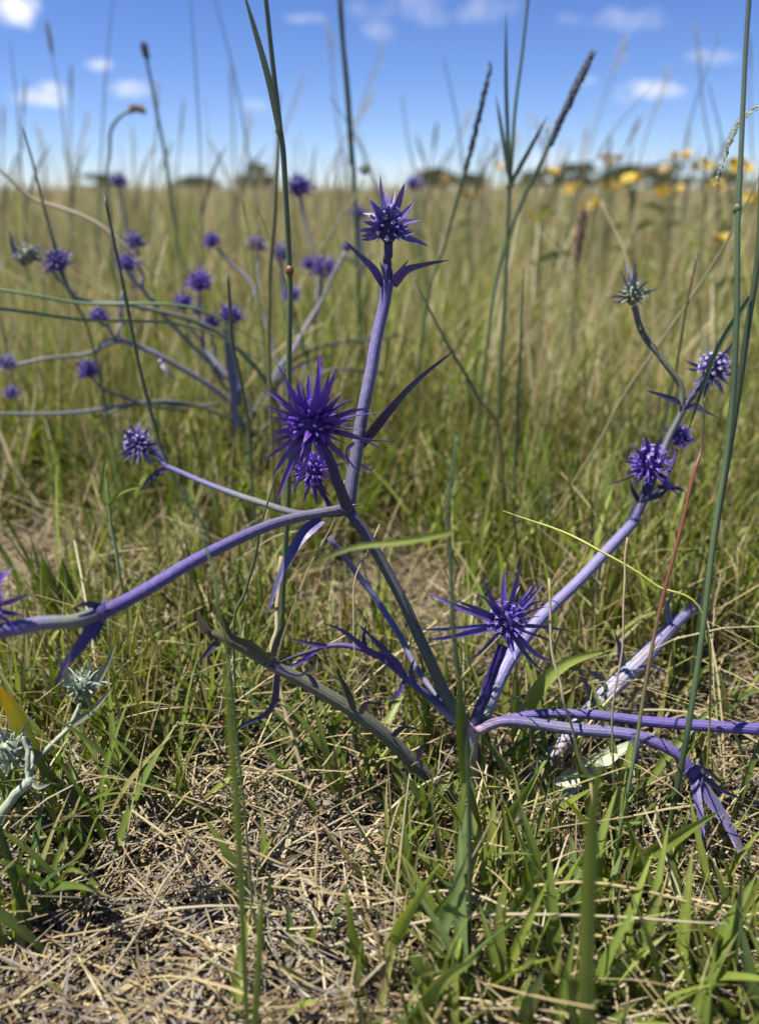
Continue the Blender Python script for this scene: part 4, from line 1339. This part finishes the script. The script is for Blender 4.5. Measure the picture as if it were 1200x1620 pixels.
def stalk(label, pts, w, cols, headspec=None, leaves=(), nodes=(), foot=True, group=None, name='grass_stalk', k=7):
    p = pts3(pts)
    ww = [wide(q, x_) * .42 for q, x_ in zip(p, w)]
    if foot:
        g0 = p[0].copy()
        dirn = (p[0] - p[1])
        if dirn[2] < -1e-4 and p[0][2] > .004:
            g0 = p[0] + dirn * min(1.2, (p[0][2] / -dirn[2])) * np.array([.6, .3, 0])
        g0[2] = gzv(g0[0], g0[1]) - .002
        p = [g0] + p
        ww = [ww[0]] + ww
        cols = [cols[0]] + list(cols)
    f = p[0]
    root = thing(name, tuple(f), label, 'grass stalk', group)
    mb = MB()
    tube(mb, [q - f for q in p], ww, cols, n=9 * (len(p) - 1), k=k, wob=.0008)
    place('stem', mb.mesh('stem', M_RUSH), root)
    rnd = random.Random(len(label) + int(abs(f[0]) * 1e4))
    if headspec:
        hp, kind, n, size, col, spread = headspec
        q = [x_ - f for x_ in pts3(hp)]
        mb = MB()
        spikelets(mb, q, n, wide(q[0] + f, size), np.array(col), spread, rnd, kind)
        place('seed_head', mb.mesh('seed_head', M_SEED, False), root)
    for lp, lw, lc in leaves:
        q = pts3(lp)
        mb = MB()
        ribbon(mb, [x_ - f for x_ in q], wide(q[0], lw), lc, n=16, nrm=(.2, -.9, .3), fold=.35, prof=[.8, 1, .9, .7, .06])
        place('leaf', mb.mesh('leaf', M_GRASS), root)
    for (nx_, ny_, nY, nw, nc) in nodes:
        c_ = np.array(P(nx_, ny_, nY))
        mb = MB()
        sphere(mb, c_ - f, wide(c_, nw) / 2, wide(c_, nw) * .6, (0, 0, 1), nc, nc, 10, 6)
        place('node', mb.mesh('node', M_RUSH), root)
    return root


RB = np.array([.095, .130, .085])
stalk('tall smooth green rush with a red-brown joint rising behind the big violet head', [(446, 960, .345), (456, 760, .345), (459, 560, .345), (458, 430, .344), (450, 260, .342), (441, 205, .34), (432, 110, .338), (416, -40, .335)],
      [11, 11, 11, 11, 11, 11, 10, 9], [RUSH, RUSH, RUSH * 1.1, RUSH, RB, RB, RB], leaves=[([(443, 215, .338), (428, 140, .334), (408, 65, .33), (380, -30, .326)], 11, [RB, RB * .9, RB, RB])],
      nodes=[(458, 428, .343, 14, np.array([.2, .08, .04])), (441, 205, .339, 13, np.array([.30, .30, .22]))])
stalk('tall blue-green grass culm with folded leaf standing behind the top violet head', [(572, 560, .80), (562, 340, .80), (553, 200, .80), (545, 100, .80), (537, -30, .80)], [8, 9, 9, 9, 8], [RUSH, RB, RB, RB],
      leaves=[([(556, 260, .795), (548, 130, .79), (532, -20, .785)], 9, [RB, RB, RB])])
stalk('forked green grass culm sending up three thin stems over the meadow', [(790, 640, .60), (797, 480, .60), (806, 290, .60), (812, 200, .60), (824, 100, .60), (838, -30, .60)], [8, 8, 8, 7, 6, 5], [RUSH, RUSH, RUSH, RUSH, RB],
      leaves=[([(806, 292, .598), (800, 150, .592), (800, 16, .59)], 7, [RB, RB, RB * 1.1 + .04]), ([(806, 292, .598), (835, 240, .597), (866, 182, .596)], 8, [RUSH, RB, RB]),
              ([(806, 288, .601), (795, 220, .606), (784, 150, .61)], 8, [RB, RB, RB])], nodes=[(806, 292, .6, 13, np.array([.22, .26, .10]))])
stalk('grass stalk with a long feathery dark violet-grey spike leaning over the meadow', [(780, 470, .62), (820, 330, .62), (865, 240, .62), (900, 165, .62), (934, 92, .62)], [7, 8, 8, 6, 3], [RUSH, RUSHD, RB * .7, RB * .6],
      ([(868, 232, .62), (890, 182, .62), (912, 135, .62), (935, 88, .62)], 'spike', 90, 17, (.10, .11, .14), .16))
stalk('grass stalk with a slender dark spike near the top violet head', [(668, 520, .62), (700, 400, .62), (733, 280, .62), (755, 190, .62), (775, 110, .62)], [6, 6, 6, 5, 3], [RUSH, RUSHD, RUSHD, RB * .6],
      ([(733, 280, .62), (745, 235, .62), (758, 180, .62), (775, 106, .62)], 'spike', 60, 14, (.09, .09, .12), .10))
stalk('thick dark green culm running up past the two-toned head to the sky', [(1082, 1185, .25), (1102, 1040, .26), (1128, 860, .27), (1153, 700, .28), (1167, 520, .29), (1166, 330, .30), (1176, 120, .31), (1187, -40, .315)], [11, 11, 11, 11, 11, 10, 9, 9],
      [RUSHD, RUSH, RUSH, RUSHD * 1.2, RUSH, RB, RB], nodes=[(1166, 330, .30, 15, RUSH)])
stalk('green culm with a drooping thread-like panicle curling over at the skyline', [(1165, 640, .34), (1195, 400, .345), (1210, 200, .35), (1212, 160, .35)], [12, 12, 8, 6], [RUSHD, RUSH, RUSH],
      ([(1212, 160, .35), (1172, 190, .348), (1148, 240, .346), (1130, 300, .345)], 'spike', 40, 13, (.36, .40, .25), .12),
      leaves=[([(1185, 470, .342), (1130, 560, .335), (1085, 690, .33)], 10, [RUSH, RUSH, RUSHD])])
stalk('slender culm turning red-brown lower down beside the purple head pair', [(1000, 1215, .235), (1048, 940, .25), (1092, 765, .262), (1112, 700, .268), (1114, 630, .272)], [7, 7, 6, 5, 3],
      [RUSH * 1.4, np.array([.20, .075, .045]), np.array([.22, .065, .04]), np.array([.10, .045, .03]), RUSHD])
stalk('thin brownish stem leaning behind the red-brown culm', [(985, 840, .42), (1046, 690, .43), (1077, 523, .44), (1103, 400, .45)], [5, 5, 5, 4], [RUSH, RUSHD, BROWN * .5, BROWN * .5])
stalk('long thin olive blade crossing diagonally behind the pale green head', [(860, 840, .45), (940, 710, .46), (1000, 607, .47), (1133, 407, .49), (1210, 260, .50)], [5, 6, 6, 5, 3], [OLIVE * .7, OLIVE * .6, OLIVE * .6])
stalk('thin dark green culm standing close before the main plant', [(742, 1250, .185), (722, 1060, .190), (713, 900, .195), (712, 780, .20), (722, 690, .205)], [10, 10, 9, 7, 4], [RUSHD, RUSHD, RUSHD, RUSH],
      leaves=[([(734, 1240, .188), (728, 1150, .187), (727, 1065, .187)], 18, [GREEN, GREEN * .8, GREEN]), ([(713, 842, .196), (640, 856, .198), (549, 868, .205), (462, 908, .212)], 11, [FRESH * 1.2, FRESH * 1.3, FRESH * 1.2 + .04, FRESH])])
stalk('dark thin rush with a blackish tip slanting over the background heads', [(330, 850, .42), (278, 760, .425), (235, 640, .43), (200, 480, .435), (166, 312, .44)], [5, 6, 7, 7, 5], [RUSH, RUSHD, RUSHD, RUSHD * .6])
stalk('short dark rush standing in front of the small background heads', [(395, 720, .46), (385, 620, .46), (368, 540, .46), (360, 435, .46)], [6, 7, 8, 6], [RUSH, RUSHD, RUSHD])
stalk('very thin dark stem with a long needle tip beside the twin grey heads', [(150, 560, .56), (110, 460, .56), (84, 380, .56), (50, 250, .56), (36, 200, .56)], [5, 5, 5, 4, 3], [RUSH, RUSHD, RUSHD])
stalk('slim yellow-green stem beside the tall rush', [(425, 560, .50), (428, 440, .50), (436, 300, .50), (441, 180, .50)], [9, 10, 9, 4], [OLIVE, OLIVE * .8, OLIVE * .8, RUSH])
for i, (y0, yy) in enumerate(((458, 486), (490, 515))):
    stalk(('upper', 'lower')[i] + ' of two green stems lying level across the sprawling sea holly', [(-260, y0 - 25, .48), (0, y0, .48), (130, yy - 8, .49), (300, yy, .50), (420, yy + 60, .52)], [6, 6, 6, 5, 1.5], [RUSH * 1.4, RUSH * 1.7, RUSH * 1.5])
stalk('bleached arching grass leaf over the left background heads', [(-30, 302, .62), (60, 318, .62), (150, 350, .62), (215, 405, .62), (270, 460, .62)], [6, 7, 7, 5, 1.5], [PALE * .8, PALE, PALE, STRAW])
stalk('reed grass with a dense brown cylindrical seed head above green blades', [(905, 560, .75), (908, 470, .75), (914, 400, .75), (922, 330, .75)], [6, 6, 6, 4], [OLIVE, OLIVE, BROWN],
      ([(910, 418, .75), (916, 375, .75), (922, 332, .75)], 'spike', 90, 13, (.42, .31, .20), .7))
stalk('thin stem with a small club seed head against the blue sky', [(285, 420, .9), (265, 280, .9), (245, 160, .9), (228, 75, .9)], [5, 6, 6, 5], [RUSH, RB, RB], ([(234, 96, .9), (227, 70, .9)], 'spike', 26, 10, (.14, .13, .12), .5))
stalk('grey stem bent sharply with a nodding brown seed head on the sky', [(172, 330, .9), (173, 240, .9), (178, 200, .9), (200, 178, .9), (222, 175, .9)], [5, 6, 6, 5, 3], [RUSH, RB, RB, BROWN], ([(200, 178, .9), (214, 171, .9), (228, 176, .9)], 'spike', 30, 11, (.24, .17, .13), .5))

stalk('bright yellow-green thin stem slanting across the climbing lilac branch', [(1118, 1000, .262), (1035, 922, .272), (950, 872, .285), (870, 836, .30), (795, 808, .315)], [4, 5, 5, 4, 2], [YG * .9, YG, YG, FRESH])
stalk('straight dark olive blade slanting behind the long dark bract', [(790, 690, .48), (752, 622, .48), (700, 530, .48), (655, 440, .48)], [7, 7, 6, 2], [OLIVE * .6, RUSH, RUSH])
stalk('slim upright dark rush standing alone in the open meadow', [(812, 790, .50), (817, 690, .50), (822, 560, .50), (828, 415, .50)], [6, 7, 6, 2], [RUSH, RUSHD, RUSH])
stalk('leafy upright green stem rising beyond the left violet arm', [(196, 950, .36), (186, 880, .365), (172, 800, .37), (168, 735, .375)], [7, 7, 6, 3], [RUSH * 1.3, RUSH * 1.5, FRESH],
      leaves=[([(172, 800, .37), (190, 778, .368), (228, 768, .366)], 9, [FRESH, FRESH, GREEN]), ([(170, 800, .37), (162, 770, .372), (168, 715, .375)], 10, [FRESH, FRESH, FRESH])])
stalk('thin dark green blade leaning past the arm beneath the big violet head', [(372, 990, .30), (390, 925, .30), (412, 840, .30), (438, 745, .30)], [5, 6, 5, 2], [RUSH, RUSHD * 1.3, RUSH])
stalk('fine green stem in front of the violet arm and withered stalk', [(368, 1100, .20), (350, 960, .20), (322, 860, .205), (296, 770, .21)], [5, 5, 4, 2], [RUSH, RUSH * 1.4, RUSH])

# slighter stalks on the skyline, at many distances
SKY = [  # px, py of the tip, lean px, Y, head
    (15, 60, 14, 1.1, 0), (40, 130, 10, 1.4, 1), (75, 40, 14, 1.2, 1), (112, 110, 4, 1.6, 1), (180, -20, -18, 1.3, 0), (250, 130, 16, 1.0, 2), (300, -20, 10, 1.0, 0), (336, -20, 34, 1.1, 0),
    (290, 160, -6, 1.5, 1), (395, 180, 26, 1.6, 2), (520, 150, 34, .9, 0), (480, 120, -30, 1.8, 2), (590, 150, -50, 1.7, 2), (635, 150, -40, 1.5, 0), (660, 220, 8, 1.9, 1), (700, 85, 20, 1.2, 0),
    (745, 175, -30, 1.4, 2), (785, 230, 6, 1.8, 1), (850, 190, 12, 1.5, 2), (1035, 130, -60, 1.1, 0), (1010, 190, -20, 1.6, 1), (1100, 40, -40, 1.3, 2), (1140, 50, -30, 1.2, 0), (1120, 130, 10, 1.0, 0),
    (1060, 110, -34, 1.5, 2), (965, 220, 10, 1.9, 1), (930, 200, -14, 1.7, 2), (1170, 190, -20, 1.0, 1), (330, 220, 14, 1.5, 2), (440, 150, 10, 1.9, 1), (210, 200, 8, 1.7, 2), (140, 180, -16, 1.9, 2),
    (60, 200, 6, 1.8, 2), (5, 170, 8, 1.9, 1), (365, 110, 12, 2.2, 1), (560, 210, 12, 2.1, 2), (1090, 200, -8, 2.0, 2), (1185, 60, -12, 1.6, 1), (890, 225, -10, 2.3, 2), (820, 215, -22, 2.1, 2),
    (270, 230, -12, 2.2, 1), (520, 40, -26, 1.9, 2), (610, 60, -30, 2.4, 2), (990, 60, -36, 2.2, 2), (100, 230, 8, 2.3, 2), (690, 200, 16, 2.0, 1)]
HL = {0: ('bare thin blue-green grass stem reaching into the sky', 'bare stems on the skyline'),
      1: ('thin pale stem with a narrow seed spike against the sky', 'narrow spikes on the skyline'),
      2: ('fine straw coloured stem with a loose feathery seed head against the sky', 'feathery seed heads on the skyline')}
SKYMARK = [(30, 'over the twin grey heads'), (110, 'by the small puffy cloud'), (200, 'by the nodding brown head'), (300, 'above the cluster of violet heads'), (395, 'beside the lone olive tree'),
           (440, 'beside the tall rush'), (520, 'by the blue-green culm'), (600, 'above the top violet head'), (680, 'by the slender dark spike'), (770, 'by the forked culm'),
           (860, 'by the leaning feathery spike'), (950, 'above the brown seed head'), (1030, 'over the yellow flowers'), (1100, 'over the distant dark trees'), (1170, 'by the thick dark culm')]


def near_mark(px):
    return min(SKYMARK, key=lambda q: abs(q[0] - px))[1]


for i, (px, py, ln, Y, h) in enumerate(SKY):
    colr = (RB, OLIVE * .8 + .02, STRAW * .8)[h] * random.uniform(.85, 1.2)
    ln = ln * 1.7 + random.uniform(-14, 14)
    x0 = px - ln * .6 if i % 4 == 1 else px + ln * 1.2
    pts = [(x0 + ln * .2, 470, Y), (x0, 330, Y), ((px + x0) / 2 + ln * .1, (330 + py) / 2 - 10, Y), (px, py, Y)]
    hs_ = None
    ux, uy = (px - pts[2][0]), (py - pts[2][1])
    ul = math.hypot(ux, uy)
    ux, uy = ux / ul, uy / ul
    if h == 1:
        l_ = random.uniform(26, 60)
        hs_ = ([(px - ux * l_, py - uy * l_, Y), (px + ux * 5, py + uy * 5, Y)], 'spike', 40, random.uniform(4.5, 7), OLIVE * .9 + .05, random.uniform(.15, .4))
    if h == 2:
        l_ = random.uniform(40, 90)
        hs_ = ([(px - ux * l_, py - uy * l_, Y), (px - ux * l_ * .5 + 2, py - uy * l_ * .5, Y), (px + ux * 6 - 3, py + uy * 6, Y)], 'panicle', 36, random.uniform(3.5, 5.5), PALE * 1.4, random.uniform(.2, .5))
    stalk(HL[h][0].split(' above')[0].split(' against')[0] + ' ' + near_mark(px), pts, [3.4, 3.2, 2.8, 1.4], [colr * .9, colr, colr, colr], hs_, group=HL[h][1], k=5,
          leaves=[] if i % 3 else [([(x0, 340, Y), (x0 + ln * .3 + 14, 270, Y), (x0 + ln * .5 + 34, 225, Y)], 4, [colr, colr, colr])])

# ------------------------------------------------------------------ yellow wildflowers
YEL = np.array([.66, .48, .03])
OCH = np.array([.62, .36, .06])


def ray_flower():
    mb = MB()
    sphere(mb, (0, 0, .05), .32, .22, (0, 0, 1), OCH, OCH * .8, 10, 6)
    tube(mb, [(0, 0, -.5), (0, 0, -.1)], [.06, .22], [GREEN, GREEN], n=3, k=6)
    for i in range(11):
        a = i * 2 * math.pi / 11
        d = np.array([math.cos(a), math.sin(a), 0])
        ribbon(mb, [d * .2, d * .65 + np.array([0, 0, .10]), d * 1.0 + np.array([0, 0, .02])], .36, [YEL, YEL * 1.1, YEL], n=5, nrm=(0, 0, 1), fold=.1, prof=[.6, 1, 1, .8, .3])
    return mb.mesh('flower', M_PETAL)


FLOWER = ray_flower()
FL = [(1003, 283, 1.5, 7, 0), (880, 268, 1.9, 3, 0), (730, 303, 2.0, 3, 1), (700, 285, 2.1, 3, 1), (840, 345, 1.4, 2, 0), (1072, 244, 1.6, 5, 1), (1145, 297, 1.5, 6, 0), (1137, 378, 1.1, 3, 0), (935, 322, 1.6, 4, 0),
      (1170, 262, 1.3, 8, 0), (866, 203, 1.0, 1, 0), (962, 250, 1.9, 8, 2), (1045, 268, 1.9, 5, 2), (970, 290, 2.0, 5, 0), (1055, 300, 1.8, 5, 1), (790, 270, 2.4, 3, 2), (905, 300, 2.2, 4, 1), (1110, 262, 2.0, 4, 0), (560, 300, 2.6, 2, 1),
      (1190, 310, 1.7, 5, 0)]
YL = {0: ('wildflower with bright yellow daisies among the tall grass', 'bright yellow flowers in the meadow'),
      1: ('wildflower with fading buttery daisies deep in the meadow', 'fading yellow flowers in the meadow'),
      2: ('wildflower gone to buff seed standing above the grass', 'buff seed clusters in the meadow')}
M_FADE = {}
for md, (sc_) in ((1, (.9, .85, 2.)), (2, (.75, .85, 6.0))):
    me = FLOWER.copy()
    a = me.attributes['Col']
    buf = np.zeros(len(me.vertices) * 4, dtype=np.float32)
    a.data.foreach_get('color', buf)
    buf = buf.reshape(-1, 4)
    buf[:, :3] = buf[:, :3] * np.array(sc_)
    a.data.foreach_set('color', buf.ravel())
    M_FADE[md] = me
for i, (px, py, Y, n, md) in enumerate(FL):
    c = np.array(P(px, py, Y))
    b_ = np.array([c[0] + random.uniform(-.03, .03), Y + random.uniform(-.03, .03), 0])
    b_[2] = gzv(b_[0], b_[1])
    root = thing('yellow_wildflower', tuple(b_), YL[md][0].split(' among')[0].split(' deep')[0].split(' standing')[0] + (' in a bunch of %s ' % NUMW[n] if n > 1 else ' alone on its stem ') + near_mark(px), 'wildflower', YL[md][1])
    mb = MB()
    top = c - b_
    neck = top * .8
    tube(mb, [b_ * 0, top * .45 + np.array([.006, 0, 0]), neck], [.0022, .002, .0015], [OLIVE * .7, OLIVE, OLIVE], n=10, k=6)
    sz = wide(c, 9.5)
    for j in range(n):
        o = np.array([random.gauss(0, 1), random.gauss(0, 1), random.gauss(0, .55)]) * sz * (.25 + .28 * n ** .5) if n > 1 else np.zeros(3)
        e = top + o
        tube(mb, [neck, (neck + e) / 2 + np.array([0, 0, -.003]), e], [.0012, .001, .0008], [OLIVE, OLIVE, GREEN], n=5, k=4)
        fo = place('flower', FLOWER if md == 0 else M_FADE[md], root, tuple(e))
        fo.scale = (sz,) * 3
        fo.rotation_euler = (random.uniform(-.1, 1.0), random.uniform(-.5, .5), random.random() * 6.28)
    place('stem', mb.mesh('stem', M_RUSH), root)
    for j in range(4):
        mb = MB()
        a = random.random() * 6.28
        p0 = top * (.2 + .16 * j)
        d = np.array([math.cos(a), math.sin(a), .5]) * .05
        ribbon(mb, [p0, p0 + d * .5, p0 + d + np.array([0, 0, -.012])], .010, [OLIVE, GREEN, OLIVE], n=6)
        place('leaf', mb.mesh('leaf', M_GRASS), root)

# ------------------------------------------------------------------ trees on the horizon
def tree(px, top_py, Y, wpx, label, col, seed, group='trees on the horizon'):
    r = np.random.default_rng(seed)
    c = np.array(P(px, 300, Y))
    x0 = c[0]
    H = P(px, top_py, Y).z
    wd = wpx * Y / FPX
    root = thing('tree', (x0, Y, 0), label, 'tree', group)
    mb = MB()
    bk = np.array([.10, .08, .06])
    tube(mb, [(0, 0, -.2), (.1 * wd * .1, 0, H * .25), (0, 0, H * .6)], [H * .035, H * .028, H * .012], [bk, bk, bk], n=8, k=8)
    for i in range(9):
        a = i * 2.4
        z = H * (.2 + .045 * i)
        tube(mb, [(0, 0, z), (math.cos(a) * wd * .16, math.sin(a) * wd * .16, z + H * .14), (math.cos(a) * wd * .32, math.sin(a) * wd * .32, z + H * .22)], [H * .014, H * .009, H * .004], [bk, bk, bk], n=5, k=5)
    place('trunk', mb.mesh('trunk', M_BARK), root)
    nl = 26
    rz = r.random(nl)
    cen = np.stack([r.normal(0, .26, nl) * wd * (1.1 - .6 * rz), r.normal(0, .26, nl) * wd * (1.1 - .6 * rz), H * (.12 + .74 * rz)], -1)
    n = 3600
    i = r.integers(0, nl, n)
    d = r.normal(0, 1, (n, 3))
    d /= np.linalg.norm(d, axis=1)[:, None]
    p = cen[i] + d * (r.random(n) ** .4)[:, None] * np.array([wd * .16, wd * .16, H * .13])
    p[:, 2] = np.clip(p[:, 2], H * .1, H * 1.02)
    s = wd * r.uniform(.016, .038, n)
    u = r.normal(0, 1, (n, 3))
    u /= np.linalg.norm(u, axis=1)[:, None]
    v = np.cross(u, r.normal(0, 1, (n, 3)))
    v /= np.linalg.norm(v, axis=1)[:, None]
    V = np.stack([p - u * s[:, None], p + v * s[:, None] * .6, p + u * s[:, None], p - v * s[:, None] * .6], 1).reshape(-1, 3)
    F = np.arange(4 * n).reshape(-1, 4)
    cc = np.repeat(np.array(col)[None] * r.uniform(.6, 1.3, (n, 1)), 4, 0)
    place('crown', mesh_from('crown', V, F, np.concatenate([cc, np.full((4 * n, 1), .5)], 1), M_LEAFTREE), root)


TG = np.array([.075, .10, .045])
for i, (px, ty, Y, w, lab, cl) in enumerate((
        (408, 250, 140, 66, 'lone rounded olive tree on the horizon beside the tall rush', TG * 1.5), (690, 264, 260, 90, 'low dark tree on the horizon behind the top violet head', TG),
        (745, 272, 280, 70, 'low spreading tree on the horizon next to the slender dark spike', TG * 1.1), (905, 254, 220, 90, 'dark dome-shaped tree on the horizon above the brown seed head', TG * .8),
        (985, 258, 240, 80, 'bushy tree on the horizon behind the buff seed clusters', TG), (1050, 254, 210, 80, 'dark green tree on the horizon behind yellow flowers', TG * .8),
        (840, 268, 300, 70, 'small flat tree on the horizon beside the leaning violet-grey spike', TG * 1.1), (310, 276, 300, 80, 'faint low tree on the horizon over the sprawling sea holly', TG * 1.2),
        (1140, 264, 260, 80, 'low tree on the horizon behind the thick dark culm', TG), (160, 272, 300, 60, 'small faint tree on the horizon under the nodding seed head', TG * 1.2))):
    tree(px, ty, Y, w, lab, cl, 70 + i)
